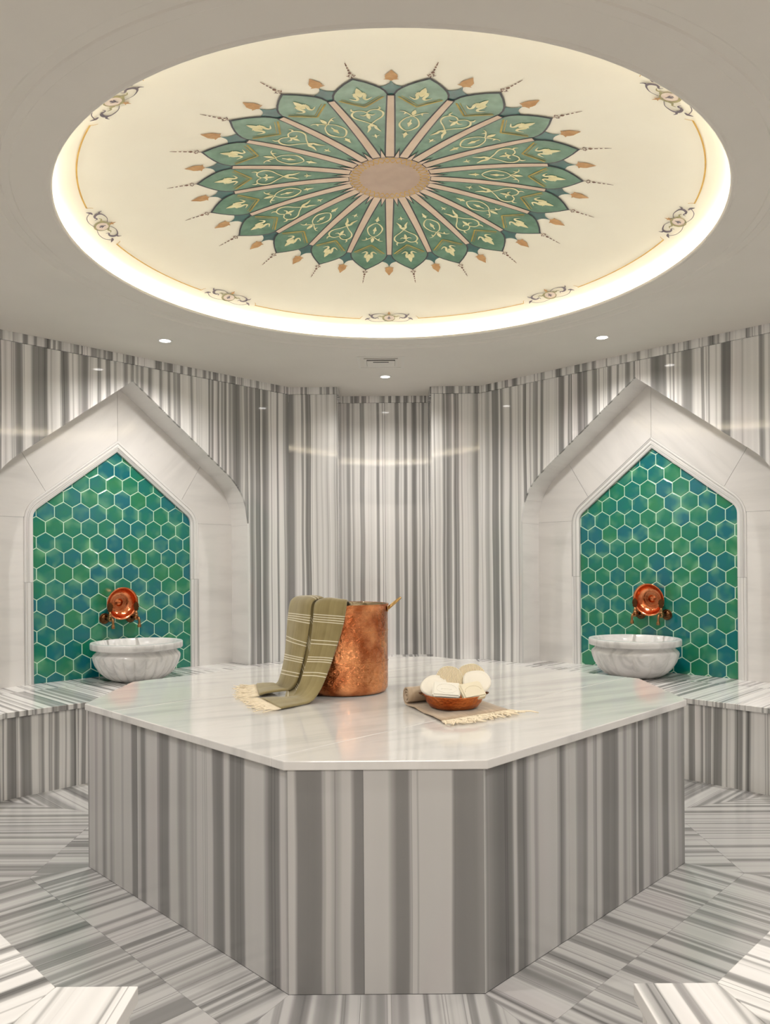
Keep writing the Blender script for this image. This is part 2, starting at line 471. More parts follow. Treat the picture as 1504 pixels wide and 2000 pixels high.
def wall_run(parent, p0, p1, niche=None, width=0.45, z0=HB, z1=ZTRIM, thick=0.02):
    """marble panels on the line p0->p1 (room on the left hand side of p0->p1)"""
    a, b = Vector((*p0, 0)), Vector((*p1, 0)); L = (b - a).length; t = (b - a) / L; n = Vector((-t.y, t.x, 0))
    if niche is None:
        m = max(1, round(L / width)); cuts = [L * i / m for i in range(m + 1)]
    else:
        c = niche
        inner = [c + f * WO for f in (-1.0, -0.52, 0.0, 0.52, 1.0)]
        cuts = [0.0] + ([inner[0] / 2] if inner[0] > 0.6 else []) + inner + ([(inner[-1] + L) / 2] if L - inner[-1] > 0.6 else []) + [L]
    for c0, c1 in zip(cuts, cuts[1:]):
        g = 0.0005
        c0g, c1g = c0 + g, c1 - g
        if niche is not None and c0 >= niche - WO - 1e-6 and c1 <= niche + WO + 1e-6:
            low = []
            xs = [c0g + (c1g - c0g) * i / NSEG for i in range(NSEG + 1)]
            low = [(x, zo_at(x - niche)) for x in xs]
            poly = low + [(c1g, z1), (c0g, z1)]
        else:
            poly = [(c0g, z0), (c1g, z0), (c1g, z1), (c0g, z1)]
        prism('wall_panel', [a + t * x + Vector((0, 0, z)) for x, z in poly], -n * thick, 'marble_wall', parent, t, (0, 0, 1))
    # cornice strip, standing slightly proud, in lengths that do not line up with the panels
    m = max(1, round(L / 0.62))
    for i in range(m):
        x0, x1 = L * i / m + 0.0006, L * (i + 1) / m - 0.0006
        prism('cornice_strip', [a + t * x + Vector((0, 0, z)) + n * 0.012 for x, z in ((x0, z1 + 0.0012), (x1, z1 + 0.0012), (x1, HC), (x0, HC))], -n * 0.03, 'marble_wall', parent, t, (0, 0, 1))
wo = octagon(AW, BW)
WALLS = {}
for k in range(8):
    nm = SIDES[k]
    if nm == 'front': continue
    # walk each wall with the room on the left hand: CCW order
    p0, p1 = wo[k], wo[(k + 1) % 8]
    wl = tag(empty('wall_' + nm), 'polished grey and white striped marble wall on the %s side' % SAY[nm], None, None, 'structure')
    WALLS[nm] = wl
    L = math.dist(p0, p1)
    if nm == 'back_right':
        # along coordinate grows towards the back; p0 is the near end
        wall_run(wl, p0, p1, niche=L / 2 + AL)
    elif nm == 'back_left':
        wall_run(wl, p0, p1, niche=L / 2 - AL)
    elif nm == 'back':
        wall_run(wl, p0, (XR, AW), width=0.5)
        wall_run(wl, (XR, AW), (XR, YR), width=0.5)
        wall_run(wl, (XR, YR), (-XR, YR), width=0.40)
        wall_run(wl, (-XR, YR), (-XR, AW), width=0.5)
        wall_run(wl, (-XR, AW), p1, width=0.5)
    else:
        wall_run(wl, p0, p1)
# lobby behind the camera
wf = tag(empty('wall_front'), 'plain plastered lobby walls around the entrance', None, None, 'structure')
def quadwall(nm, pts, mat, par): return link(nm, mesh(nm, pts, [(0, 1, 2, 3)]), mat, par)
xw = BW - AW
for sx in (-1, 1):
    quadwall('plaster_return', [(sx * xw, -AW, 0), (sx * 1.6, -AW - 0.01, 0), (sx * 1.6, -AW - 0.01, HC), (sx * xw, -AW, HC)], 'lobby_wall', wf)
    quadwall('plaster_side', [(sx * 1.6, -AW, 0), (sx * 1.6, -5.0, 0), (sx * 1.6, -5.0, HC), (sx * 1.6, -AW, HC)], 'lobby_wall', wf)
quadwall('added_light_blocker', [(-xw, -AW, 2.2), (xw, -AW, 2.2), (xw, -AW, HC), (-xw, -AW, HC)], 'lobby_wall', wf)  # unseen panel added to keep the fill light out of the wall reflections
quadwall('plaster_end', [(-1.6, -5.0, 0), (1.6, -5.0, 0), (1.6, -5.0, HC), (-1.6, -5.0, HC)], 'lobby_wall', wf)

# ------------------------------------------------------------------ niches
def frame_of(s):
    """s=-1 left niche, +1 right niche; returns P(a, d, z): a towards the back, d into the wall"""
    def P(a, d, z):
        al = AL + a; b = BW + d * R2
        y = (al * R2 + b) / 2; x = (al * R2 - b) / 2
        return Vector((x if s < 0 else -x, y, z))
    return P
def hexagon(r):
    return [(r * math.sin(PI / 3 * k), r * math.cos(PI / 3 * k)) for k in range(6)]
PITCH = 0.1192
HEXR = (PITCH - 0.0058) / math.sqrt(3)
def tile_mesh(poly, P0, ta, td):
    """glazed tile with a pillowed edge; local coordinates around its own centre"""
    outer = poly; n = len(outer)
    inn = inset([p for p in outer], 0.0035)
    if len(inn) != n: inn = [(p[0] * 0.9, p[1] * 0.9) for p in outer] if len(inn) < 3 else None
    def V(p, d): return Vector(ta) * p[0] + Vector((0, 0, 1)) * p[1] + Vector(td) * d
    if inn is None:
        verts = [V(p, 0.0) for p in outer] + [V(p, 0.006) for p in outer]
        faces = [tuple(range(n))] + [(i, n + i, n + (i + 1) % n, (i + 1) % n) for i in range(n)]
    else:
        if area(outer) < 0: outer = outer[::-1]
        # order inner to match outer
        inn2 = []
        for p in outer: inn2.append(min(inn, key=lambda q: (q[0] - p[0]) ** 2 + (q[1] - p[1]) ** 2))
        verts = [V(p, 0.0) for p in inn2] + [V(p, 0.0016) for p in outer] + [V(p, 0.006) for p in outer]
        faces = [tuple(range(n))]
        for i in range(n):
            j = (i + 1) % n
            faces += [(i, n + i, n + j, j), (n + i, 2 * n + i, 2 * n + j, n + j)]
    me = mesh('tile', verts, faces)
    bm = bmesh.new(); bm.from_mesh(me); bmesh.ops.recalc_face_normals(bm, faces=bm.faces); bm.to_mesh(me); bm.free()
    return me
def build_niche(s, side_words, phase):
    P = frame_of(s)
    t_a = (P(1, 0, 0) - P(0, 0, 0)).normalized(); t_d = (P(0, 1, 0) - P(0, 0, 0)).normalized(); t_z = Vector((0, 0, 1))
    root = empty('arched_niche', P(0, DP, HB))
    tag(root, side_words, 'niche', 'tiled wall niches')
    inv = Matrix.Translation(-root.location)
    def fix(o):
        o.matrix_parent_inverse = inv
        return o
    # reveal slabs
    n = len(OUT)
    def reveal(i0, i1):
        verts, faces, us = [], [], []
        g = 0.0004
        acc = 0.0
        for i in range(i0, i1 + 1):
            a, z = OUT[i]
            pa, pz = OUT[max(i - 1, 0)]; qa, qz = OUT[min(i + 1, n - 1)]
            ta, tz = qa - pa, qz - pz; L = math.hypot(ta, tz); na, nz = -tz / L, ta / L    # outward
            if i == i0: a += g * ta / L; z += g * tz / L
            if i == i1: a -= g * ta / L; z -= g * tz / L
            if abs(a) < 1e-3: na, nz = 0.0, 1.0
            if i > i0: acc += math.hypot(a - OUT[i - 1][0], z - OUT[i - 1][1])
            for (d, o) in ((0.0195, 0), (DP, 0), (DP, 0.018), (0.0195, 0.018)):
                verts.append(P(a + na * o, d, z + nz * o)); us.append((d, acc))
        m = i1 - i0 + 1
        for i in range(m - 1):
            for k in range(4):
                k2 = (k + 1) % 4
                faces.append((i * 4 + k, i * 4 + k2, (i + 1) * 4 + k2, (i + 1) * 4 + k))
        faces += [(3, 2, 1, 0), ((m - 1) * 4, (m - 1) * 4 + 1, (m - 1) * 4 + 2, (m - 1) * 4 + 3)]
        me = mesh('reveal_slab', verts, faces)
        bm = bmesh.new(); bm.from_mesh(me); bmesh.ops.recalc_face_normals(bm, faces=bm.faces); bm.to_mesh(me); bm.free()
        uvl = me.uv_layers.new(name='stone'); off = random.uniform(-9, 9)
        for lp in me.loops:
            uu = us[lp.vertex_index]; uvl.data[lp.index].uv = (uu[0] + off, uu[1] + off)
        o = fix(link('reveal_slab', me, 'marble_niche', root)); auto(o, 30)
    ia = next(i for i, p in enumerate(OUT) if p[0] == 0.0)
    # OUT: 0 bottom left, 1..11 fillet (left), ..., ia apex
    reveal(0, 1); reveal(1, 5); reveal(5, 11); reveal(11, ia)
    reveal(ia, 2 * ia - 11); reveal(2 * ia - 11, 2 * ia - 5); reveal(2 * ia - 5, 2 * ia - 1); reveal(2 * ia - 1, 2 * ia)
    for a0, a1 in ((-WO - 0.015, -0.34), (-0.34, 0.30), (0.30, WO + 0.015)):
        fix(prism('sill_slab', [P(a0 + 0.0006, 0.0006, HB), P(a1 - 0.0006, 0.0006, HB), P(a1 - 0.0006, DT + 0.01, HB), P(a0 + 0.0006, DT + 0.01, HB)], (0, 0, -0.03), 'marble_bench', root, t_a, t_d))
    # back panels of the niche, between outer outline and tile frame
    FW = 0.061
    INN = outline(WT + FW, ZT + FW * math.hypot(1, SL_I), SL_I, 0.10, HB)
    zj = 1.548
    e = 0.0008
    def zi_at(a):
        return ZT + FW * math.hypot(1, SL_I) - SL_I * a
    def halfpanels(sg):
        outr = [p for p in OUT if p[0] >= 0]; innr = [p for p in INN if p[0] >= 0]
        # the joint between slope piece and shoulder piece
        jo, ji = 0.66, 0.50
        zjo, zji = zo_at(jo), zi_at(ji)
        jamb = [(WT + FW, HB), (WO, HB), (WO, min(zj, 9) - e), (WT + FW, zj - e)]
        o_sh = [(WO, zj + e)] + [p for p in outr[::-1] if zj + e < p[1] < zjo - 0.002 and p[0] > jo] + [(jo + e, zjo - e)]
        i_sh = [(ji + e, zji - e)] + [p for p in innr if p[0] > ji + 0.002 and p[1] > zj + e] + [(WT + FW, zj + e)]
        shoulder = o_sh + i_sh
        top = [(jo - e, zjo + e), (e, ZO), (e, ZT + FW * math.hypot(1, SL_I)), (ji - e, zji + e)]
        for pl, ac in ((jamb, (t_a, t_z)), (shoulder, (t_a, t_z)), (top, ((t_a + t_z).normalized(), (t_a - t_z).normalized()))):
            fix(prism('niche_panel', [P(sg * a, DP, z) for a, z in pl], t_d * 0.02, 'marble_niche', root, *ac))
    halfpanels(1); halfpanels(-1)
    # stepped frame round the tiles
    prof = [(0.0610, DP + 0.004), (0.0605, DP - 0.003), (0.057, DP - 0.006), (0.047, DP - 0.006), (0.045, DP - 0.001), (0.041, DP - 0.001), (0.039, DP - 0.006),
            (0.022, DP - 0.007), (0.020, DP - 0.003), (0.010, DP + 0.000), (0.0, DP + 0.006), (0.0, DT + 0.004)]
    lines = []
    for (nn, d) in prof:
        ft = 0.045 + nn * 0.9
        lines.append([(a, d, z) for a, z in outline(WT + nn, ZT + nn * math.hypot(1, SL_I), SL_I, ft, HB, 8)])
    def strip(i0, i1, zlo=None, zhi=None):
        verts, faces, us = [], [], []
        m = i1 - i0 + 1; k = len(prof)
        for i in range(i0, i1 + 1):
            for j in range(k):
                a, d, z = lines[j][i]
                if zlo is not None and z < zlo: z = zlo
                if zhi is not None and z > zhi: z = zhi
                verts.append(P(a, d, z)); us.append((prof[j][0] * 1.5, z))
        for i in range(m - 1):
            for j in range(k - 1):
                faces.append((i * k + j, i * k + j + 1, (i + 1) * k + j + 1, (i + 1) * k + j))
        me = mesh('frame_strip', verts, faces)
        bm = bmesh.new(); bm.from_mesh(me); bmesh.ops.recalc_face_normals(bm, faces=bm.faces); bm.to_mesh(me); bm.free()
        uvl = me.uv_layers.new(name='stone'); off = random.uniform(-30, 30)
        for lp in me.loops: uvl.data[lp.index].uv = (us[lp.vertex_index][0] + off, us[lp.vertex_index][1])
        fix(link('frame_strip', me, 'marble_frame', root))
    nl = len(lines[0]); ap = nl // 2
    strip(0, 1, None, 1.124); strip(0, ap, 1.126, None); strip(ap, nl - 1, 1.126, None); strip(nl - 2, nl - 1, None, 1.124)
    # grout bed and tiles
    bedp = outline(WT + 0.004, ZT + 0.004, SL_I, 0.045, HB - 0.01, 8)
    gb = mesh('grout_bed', [P(a, DT + 0.0022, z) for a, z in bedp], [tuple(range(len(bedp)))])
    fix(link('grout_bed', gb, 'grout', root))
    region = outline(WT - 0.0005, ZT - 0.0005, SL_I, 0.045, HB, 8)
    if area(region) < 0: region = region[::-1]
    full = tile_mesh(hexagon(HEXR), None, t_a, t_d)
    full.materials.append(MATS['glazed_tile'])
    a0, z0 = phase
    rp = PITCH * math.sqrt(3) / 2
    for r in range(-14, 14):
        for c in range(-12, 13):
            ca = a0 + c * PITCH + (PITCH / 2 if r % 2 else 0); cz = z0 + r * rp
            hx = [(ca + x, cz + z) for x, z in hexagon(HEXR)]
            pc = hx
            for i in range(len(region)):
                p, q = region[i], region[(i + 1) % len(region)]
                L = math.hypot(q[0] - p[0], q[1] - p[1])
                if L < 1e-6: continue
                nn = ((q[1] - p[1]) / L, -(q[0] - p[0]) / L)
                pc = clip(pc, nn, nn[0] * p[0] + nn[1] * p[1])
                if len(pc) < 3: break
            if len(pc) < 3 or abs(area(pc)) < 1.2e-4: continue
            if abs(abs(area(pc)) - abs(area(hx))) < 1e-6:
                me = full
            else:
                me = tile_mesh([(x - ca, z - cz) for x, z in pc], None, t_a, t_d)
            o = link('tile', me, 'glazed_tile', root)
            o.location = P(ca, DT + random.uniform(-0.0006, 0.0006), cz) - root.location
    return root
NL = build_niche(-1, 'pointed white marble niche with teal hexagon tiles behind the basin whose flutes are narrow', (-0.4929, 1.385))
NR = build_niche(1, 'pointed white marble niche with green hexagon tiles behind the basin whose lobes are broad', (0.4555, 1.4358))

# ------------------------------------------------------------------ benches
bi, bo = octagon(AB, BB), octagon(AW, BW)
bs_ = octagon(AB - 0.012, BB - 0.012 * R2)        # nosing line of the seats
BENCH_SAY = {'back_left': 'striped marble bench under the niche whose basin has narrow flutes', 'back_right': 'striped marble bench under the niche whose basin has broad lobes',
             'back': 'striped marble bench hidden behind the platform, below the recessed wall', 'left': 'short striped marble bench beside the narrow-fluted basin bench',
             'right': 'short striped marble bench beside the broad-lobed basin bench',
             'front_left': 'striped marble bench by the entrance, across the platform from the broad-lobed basin', 'front_right': 'striped marble bench by the entrance, across the platform from the narrow-fluted basin'}
TH = 0.03
for k in range(8):
    nm = SIDES[k]
    if nm == 'front': continue
    a, b = Vector(bi[k]), Vector(bi[(k + 1) % 8]); c, d = Vector(bo[(k + 1) % 8]), Vector(bo[k])
    t = (b - a).normalized(); nn = Vector((t.y, -t.x))   # outward
    mid = (a + b) / 2
    root = tag(empty('marble_bench', (mid.x, mid.y, 0)), BENCH_SAY[nm], 'bench', 'marble benches around the platform')
    inv = Matrix.Translation((-mid.x, -mid.y, 0))
    polys = [[bs_[k], tuple(d), tuple(c), bs_[(k + 1) % 8]]]
    L = (b - a).length; lo = min(Vector(p).dot(t) for p in polys[0]); hi = max(Vector(p).dot(t) for p in polys[0])
    m = max(1, round((hi - lo) / 0.62)); st = (hi - lo) / m
    for i in range(m):
        poly = polys[0] if area(polys[0]) > 0 else polys[0][::-1]
        pc = clip(clip(poly, (t.x, t.y), lo + st * (i + 1)), (-t.x, -t.y), -(lo + st * i))
        pc = inset(pc, 0.0006)
        if len(pc) < 3: continue
        o = prism('seat_slab', [(x, y, HB) for x, y in pc], (0, 0, -TH), 'marble_bench', root, (t.x, t.y, 0), (nn.x, nn.y, 0), bevel=0.0018)
        o.matrix_parent_inverse = inv
    for i in range(m + 0):
        q0, q1 = L * i / m + 0.0005, L * (i + 1) / m - 0.0005
        o = prism('front_panel', [(*(a + t * x), z) for x, z in ((q0, 0.0), (q1, 0.0), (q1, HB - TH), (q0, HB - TH))], (*(nn * 0.02), 0), 'marble_bench', root, (t.x, t.y, 0), (0, 0, 1))
        o.matrix_parent_inverse = inv
    if nm == 'back':
        o = prism('seat_slab', [(-XR, AW + 0.0006, HB), (XR, AW + 0.0006, HB), (XR, YR, HB), (-XR, YR, HB)], (0, 0, -TH), 'marble_bench', root, (1, 0, 0), (0, 1, 0))
        o.matrix_parent_inverse = inv
    if nm in ('front_left', 'front_right'):
        sx = -1 if nm == 'front_left' else 1
        cc = BB - AB
        # end piece beside the entrance, mitred against the diagonal seat
        y1, y0 = -AB + 0.012, -AW
        top = [(sx * XE, y1, HB), (sx * (bs_[0][0] - 0.001), y1, HB), (sx * (BW - AW - 0.001), y0, HB), (sx * XE, y0, HB)]
        o = prism('seat_slab', top, (0, 0, -TH), 'marble_bench', root, (1, 0, 0), (0, 1, 0), bevel=0.0018); o.matrix_parent_inverse = inv
        for pl, th in (([(sx * XE + sx * 0.012, -AB, 0), (sx * cc, -AB, 0), (sx * cc, -AB, HB - TH), (sx * XE + sx * 0.012, -AB, HB - TH)], (0, -0.02, 0)),
                       ([(sx * XE + sx * 0.012, -AB - 0.021, 0), (sx * XE + sx * 0.012, y0, 0), (sx * XE + sx * 0.012, y0, HB - TH), (sx * XE + sx * 0.012, -AB - 0.021, HB - TH)], (sx * 0.02, 0, 0))):
            o = prism('front_panel', pl, th, 'marble_bench', root, (1, 0, 0) if th[0] == 0 else (0, 1, 0), (0, 0, 1)); o.matrix_parent_inverse = inv

# ------------------------------------------------------------------ platform
plat = tag(empty('marble_platform'), 'octagonal heated marble platform with white top and grey striped sides', 'platform')
po = octagon(A, B); so = octagon(AS, BS)
ST = 0.027
for k in range(8):
    a, b = Vector(po[k]), Vector(po[(k + 1) % 8]); L = (b - a).length; t = (b - a) / L; nn = Vector((t.y, -t.x))
    if SIDES[k] in ('front_left', 'back_right'): cuts = [0, L * 0.32, L * 0.66, L]
    elif SIDES[k] in ('front_right', 'back_left'): cuts = [0, L * 0.34, L * 0.70, L]
    else: cuts = [0, L * 0.386, L]
    for c0, c1 in zip(cuts, cuts[1:]):
        c0, c1 = c0 + 0.0004, c1 - 0.0004
        prism('side_panel', [(*(a + t * x), z) for x, z in ((c0, 0.001), (c1, 0.001), (c1, HP - ST), (c0, HP - ST))], (*(-nn * 0.02), 0), 'marble_plinth', plat, (t.x, t.y, 0), (0, 0, 1))
sp = list(so)
u45 = (1 / R2, -1 / R2)
for lo, hi in ((-9, -0.42), (-0.42, 0.60), (0.60, 9)):
    pc = clip(clip(sp, u45, hi), (-u45[0], -u45[1]), -lo)
    pc = inset(pc, 0.0004)
    prism('top_slab', [(x, y, HP) for x, y in pc], (0, 0, -ST), 'marble_slab', plat, (0.87, 0.5, 0), (-0.5, 0.87, 0), bevel=0.003)

# ------------------------------------------------------------------ ceiling and dome
DC = Vector((0.035, 0.055)); RH = 1.398
def dz(r): return 2.973 - 0.125 * r * r
def DPT(r, ang, off=0.0):
    """point on the dome; ang from the back (+y) towards +x"""
    return Vector((DC.x + r * math.sin(ang), DC.y + r * math.cos(ang), dz(r) - off))
NS = 128
ceil = tag(empty('ceiling'), 'plain off-white plaster ceiling with a large round opening', None, None, 'structure')
def annulus(name, rings, mat, par, smooth=False):
    """rings: (r, z)"""
    verts, faces = [], []
    for i in range(NS):
        an = 2 * PI * i / NS
        for r, z in rings: verts.append((DC.x + r * math.sin(an), DC.y + r * math.cos(an), z))
    k = len(rings)
    for i in range(NS):
        j = (i + 1) % NS
        for m in range(k - 1): faces.append((i * k + m, i * k + m + 1, j * k + m + 1, j * k + m))
    return link(name, mesh(name, verts, faces, smooth), mat, par)
# flat field: circle to a big square
verts, faces = [], []
XB = 3.3
for i in range(NS):
    an = 2 * PI * i / NS; sx_, cy_ = math.sin(an), math.cos(an)
    verts.append((DC.x + 1.62 * sx_, DC.y + 1.62 * cy_, HC))
    m = max(abs(sx_), abs(cy_))
    y = XB * cy_ / m
    verts.append((XB * sx_ / m, y if y > 0 else y * 1.6, HC))
for i in range(NS):
    j = (i + 1) % NS; faces.append((2 * i, 2 * i + 1, 2 * j + 1, 2 * j))
link('plaster_field', mesh('plaster_field', verts, faces), 'ceiling_paint', ceil)
annulus('plaster_ring', [(1.62, HC), (1.612, HC + 0.004), (1.58, HC + 0.006), (1.574, HC + 0.002), (1.545, HC + 0.001), (1.54, HC + 0.004), (1.42, HC), (1.412, HC - 0.004), (1.404, HC - 0.004), (RH + 0.002, HC - 0.001), (RH, HC + 0.007), (RH + 0.003, HC + 0.010), (1.412, HC + 0.010), (1.420, HC + 0.004), (1.56, HC + 0.004), (1.56, HC + 0.075)], 'ceiling_paint', ceil)
dome = tag(empty('painted_dome', (DC.x, DC.y, 2.72)), 'shallow cream ceiling dome painted with a large green rosette and gold border', 'dome')
DINV = Matrix.Translation(-dome.location)
def dlink(name, me, mat, parent=None):
    p = parent or dome
    o = link(name, me, mat, p); o.matrix_parent_inverse = DINV if p is dome else Matrix.Identity(4)
    return o
rings = [(0.0005, dz(0))] + [(1.40 * i / 40, dz(1.40 * i / 40)) for i in range(1, 41)] + [(1.44, dz(1.40) - 0.002), (1.56, dz(1.40) - 0.002)]
o = annulus('dome_shell', rings, 'dome_paint', None, True); o.parent = dome; o.matrix_parent_inverse = DINV
def loc_pt(pang, t, r, off):
    """petal coordinates: lateral t, radial r"""
    rr = math.hypot(t, r); return DPT(rr, pang + math.atan2(t, r), off)
def shape(pang, prof, off, steps=4):
    """filled symmetrical shape: prof list of (r, halfwidth)"""
    pts = []
    for (r0, h0), (r1, h1) in zip(prof, prof[1:]):
        for i in range(steps): pts.append((r0 + (r1 - r0) * i / steps, h0 + (h1 - h0) * i / steps))
    pts.append(prof[-1])
    verts, faces = [], []
    for r, h in pts:
        for f in (-1, -0.5, 0, 0.5, 1): verts.append(loc_pt(pang, f * h, r, off))
    for i in range(len(pts) - 1):
        for k in range(4): faces.append((i * 5 + k, (i + 1) * 5 + k, (i + 1) * 5 + k + 1, i * 5 + k + 1))
    return verts, faces
def strokes(pang, lines, off, r0=0.0, flipr=1):
    """lines: list of (points (t, r), widths) ; mirrored if the flag is set"""
    V, Fc = [], []
    for pts, wd, mir in lines:
        for sg in ((1, -1) if mir else (1,)):
            sp_ = spline([(p[0] * sg, p[1]) for p in pts], 6) if len(pts) > 2 else [tuple((pts[0][0] * sg, pts[0][1])), tuple((pts[1][0] * sg, pts[1][1]))]
            m = len(sp_); base = len(V)
            for i, (t, r) in enumerate(sp_):
                q0, q1 = sp_[max(i - 1, 0)], sp_[min(i + 1, m - 1)]
                dx, dy = q1[0] - q0[0], q1[1] - q0[1]; L = math.hypot(dx, dy) or 1
                s = i / (m - 1) * (len(wd) - 1); j = min(int(s), len(wd) - 2); ww = wd[j] + (wd[j + 1] - wd[j]) * (s - j)
                nx, ny = -dy / L * ww, dx / L * ww
                V.append(loc_pt(pang, t + nx, r0 + flipr * (r + ny), off)); V.append(loc_pt(pang, t - nx, r0 + flipr * (r - ny), off))
            for i in range(m - 1): Fc.append((base + 2 * i, base + 2 * i + 1, base + 2 * i + 3, base + 2 * i + 2))
    return V, Fc
PET = [(0.185, 0.004), (0.20, 0.010), (0.30, 0.0285), (0.50, 0.0645), (0.66, 0.0925), (0.70, 0.0960), (0.73, 0.0905), (0.755, 0.0790), (0.78, 0.0610), (0.81, 0.0350), (0.84, 0.0008)]
PETD = [(0.183, 0.0060), (0.20, 0.0165), (0.30, 0.0350), (0.50, 0.0710), (0.66, 0.0995), (0.70, 0.1035), (0.735, 0.0970), (0.76, 0.0850), (0.785, 0.0670), (0.815, 0.0400), (0.852, 0.0008)]
SPK = [(0.186, 0.0175), (0.45, 0.0150), (0.70, 0.0115)]
CUPS = [(0.690, 0.012), (0.705, 0.016), (0.72, 0.020), (0.745, 0.031), (0.765, 0.044), (0.768, 0.040), (0.773, 0.028), (0.780, 0.017), (0.790, 0.009), (0.802, 0.004), (0.815, 0.0008)]
FIN = [(0.815, 0.002), (0.822, 0.008), (0.826, 0.028), (0.832, 0.020), (0.845, 0.022), (0.860, 0.021), (0.875, 0.012), (0.898, 0.0008)]
ARA_A = [([(0.0, 0.540), (0.022, 0.520), (0.036, 0.485), (0.036, 0.455), (0.018, 0.425), (0.0, 0.412)], [0.0018, 0.0030, 0.0040, 0.0020], True),
         ([(0.0, 0.536), (0.018, 0.555), (0.040, 0.572), (0.056, 0.572)], [0.0024, 0.003, 0.0026, 0.001], True),
         ([(0.030, 0.566), (0.036, 0.548)], [0.006, 0.0008], True),
         ([(0.0, 0.545), (0.0, 0.560), (0.0, 0.575), (0.0, 0.592)], [0.001, 0.009, 0.008, 0.0005], False),
         ([(0.0, 0.510), (0.0, 0.490), (0.0, 0.478), (0.0, 0.466), (0.0, 0.448)], [0.003, 0.003, 0.010, 0.006, 0.0006], False),
         ([(0.0, 0.402), (0.0, 0.385), (0.0, 0.372), (0.0, 0.352)], [0.001, 0.009, 0.006, 0.0005], False),
         ([(0.014, 0.386), (0.0, 0.380)], [0.001, 0.004], True)]
ARA_B = [([(0.0, 0.572), (0.020, 0.590), (0.045, 0.588), (0.060, 0.562), (0.052, 0.530), (0.022, 0.500), (0.0, 0.474)], [0.003, 0.003, 0.0042, 0.003, 0.0025], True),
         ([(0.044, 0.588), (0.054, 0.598), (0.052, 0.614)], [0.004, 0.004, 0.001], True),
         ([(0.0, 0.476), (0.012, 0.455), (0.014, 0.435), (0.028, 0.405)], [0.002, 0.006, 0.006, 0.0008], True),
         ([(0.0, 0.452), (0.0, 0.470)], [0.004, 0.008], False),
         ([(0.0, 0.568), (0.0, 0.550), (0.0, 0.535), (0.0, 0.515)], [0.002, 0.006, 0.008, 0.0006], False),
         ([(0.0, 0.560), (0.016, 0.548), (0.030, 0.556)], [0.003, 0.004, 0.001], True),
         ([(0.0, 0.385), (0.0, 0.370), (0.0, 0.352)], [0.002, 0.005, 0.0005], False),
         ([(0.016, 0.376), (0.0, 0.368)], [0.001, 0.003], True)]
TULIP = [([(0.0, 0.775), (0.0, 0.755), (0.0, 0.735), (0.0, 0.715), (0.0, 0.700)], [0.0006, 0.009, 0.013, 0.011, 0.004], False),
         ([(0.012, 0.735), (0.018, 0.715), (0.012, 0.690), (0.020, 0.678), (0.042, 0.694)], [0.006, 0.007, 0.006, 0.0045, 0.0006], True),
         ([(0.010, 0.728), (0.026, 0.730)], [0.006, 0.001], True)]
CHEV = [([(0.0, 0.614), (0.082, 0.688)], [0.0042, 0.0042], True), ([(0.0, 0.630), (0.072, 0.696)], [0.0014, 0.0014], True)]
SPRIG = [([(0.0, 0.848), (0.0, 0.866)], [0.0020, 0.0020], False), ([(0.006, 0.862), (0.016, 0.872)], [0.0026, 0.0014], True), ([(0.004, 0.878), (0.010, 0.870)], [0.0037, 0.0017], True),
         ([(0.0, 0.884), (0.0, 0.892), (0.0, 0.902)], [0.0014, 0.0071, 0.0014], False), ([(0.0, 0.908), (0.0, 0.922)], [0.0031, 0.0031], False),
         ([(0.0, 0.930), (0.0, 0.940)], [0.0037, 0.0024], False), ([(0.0, 0.948), (0.0, 0.975)], [0.0027, 0.0010], False)]
def painted_part(name, vf, mat, parent=None):
    return dlink(name, mesh(name, vf[0], vf[1]), mat, parent)
for k in range(20):
    ps = math.radians(18 * k); pp = ps + math.radians(9)
    painted_part('teal_cup', shape(ps, CUPS, 0.0022), 'cup_teal')
    painted_part('petal_outline', shape(pp, PETD, 0.0030), 'dark_outline')
    pet = painted_part('petal', shape(pp, PET, 0.0038), 'petal_green')
    painted_part('chevron', strokes(pp, CHEV, 0.0046), 'olive_line', pet)
    painted_part('arabesque', strokes(pp, ARA_A if k % 2 else ARA_B, 0.0050), 'cream_paint', pet)
    painted_part('tulip', strokes(pp, TULIP, 0.0050), 'cream_paint', pet)
    painted_part('spoke_outline', shape(ps, [(SPK[0][0] - 0.006, 0.0240), (0.45, 0.0210), (0.706, 0.0166)], 0.0042), 'dark_outline')
    painted_part('spoke', shape(ps, SPK, 0.0048), 'spoke_beige')
    painted_part('finial', shape(ps, FIN, 0.0024), 'gold_brown')
    painted_part('sprig', strokes(pp, SPRIG, 0.0024), 'rust_dots')
    v1, f1 = shape(pp, [(0.17, 0.017), (0.21, 0.0085), (0.262, 0.0006)], 0.0054); painted_part('spike_outline', (v1, f1), 'dark_outline')
    v1, f1 = shape(pp, [(0.16, 0.013), (0.20, 0.0070), (0.240, 0.0006)], 0.0058); painted_part('spike', (v1, f1), 'spoke_beige')
def disc(name, r0, r1, off, mat):
    verts, faces = [], []
    for i in range(80):
        an = 2 * PI * i / 80
        for r in ((r0, (r0 + r1) / 2, r1)): verts.append(DPT(max(r, 1e-4), an, off))
    for i in range(80):
        j = (i + 1) % 80
        for m in range(2): faces.append((i * 3 + m, i * 3 + m + 1, j * 3 + m + 1, j * 3 + m))
    dlink(name, mesh(name, verts, faces), mat)
disc('centre_disc', 0.0, 0.184, 0.0062, 'disc_mauve')
for ph in (0, 1):
    pts = []
    for i in range(241):
        an = 2 * PI * i / 240; r = 0.158 + 0.020 * math.sin(an * 20 + ph * PI)
        pts.append((an, r))
    V, Fc = [], []
    for an, r in pts: V.append(DPT(r + 0.0036, an, 0.0068)); V.append(DPT(r - 0.0036, an, 0.0068))
    for i in range(240): Fc.append((2 * i, 2 * i + 1, 2 * i + 3, 2 * i + 2))
    painted_part('braid', (V, Fc), 'gold_line')
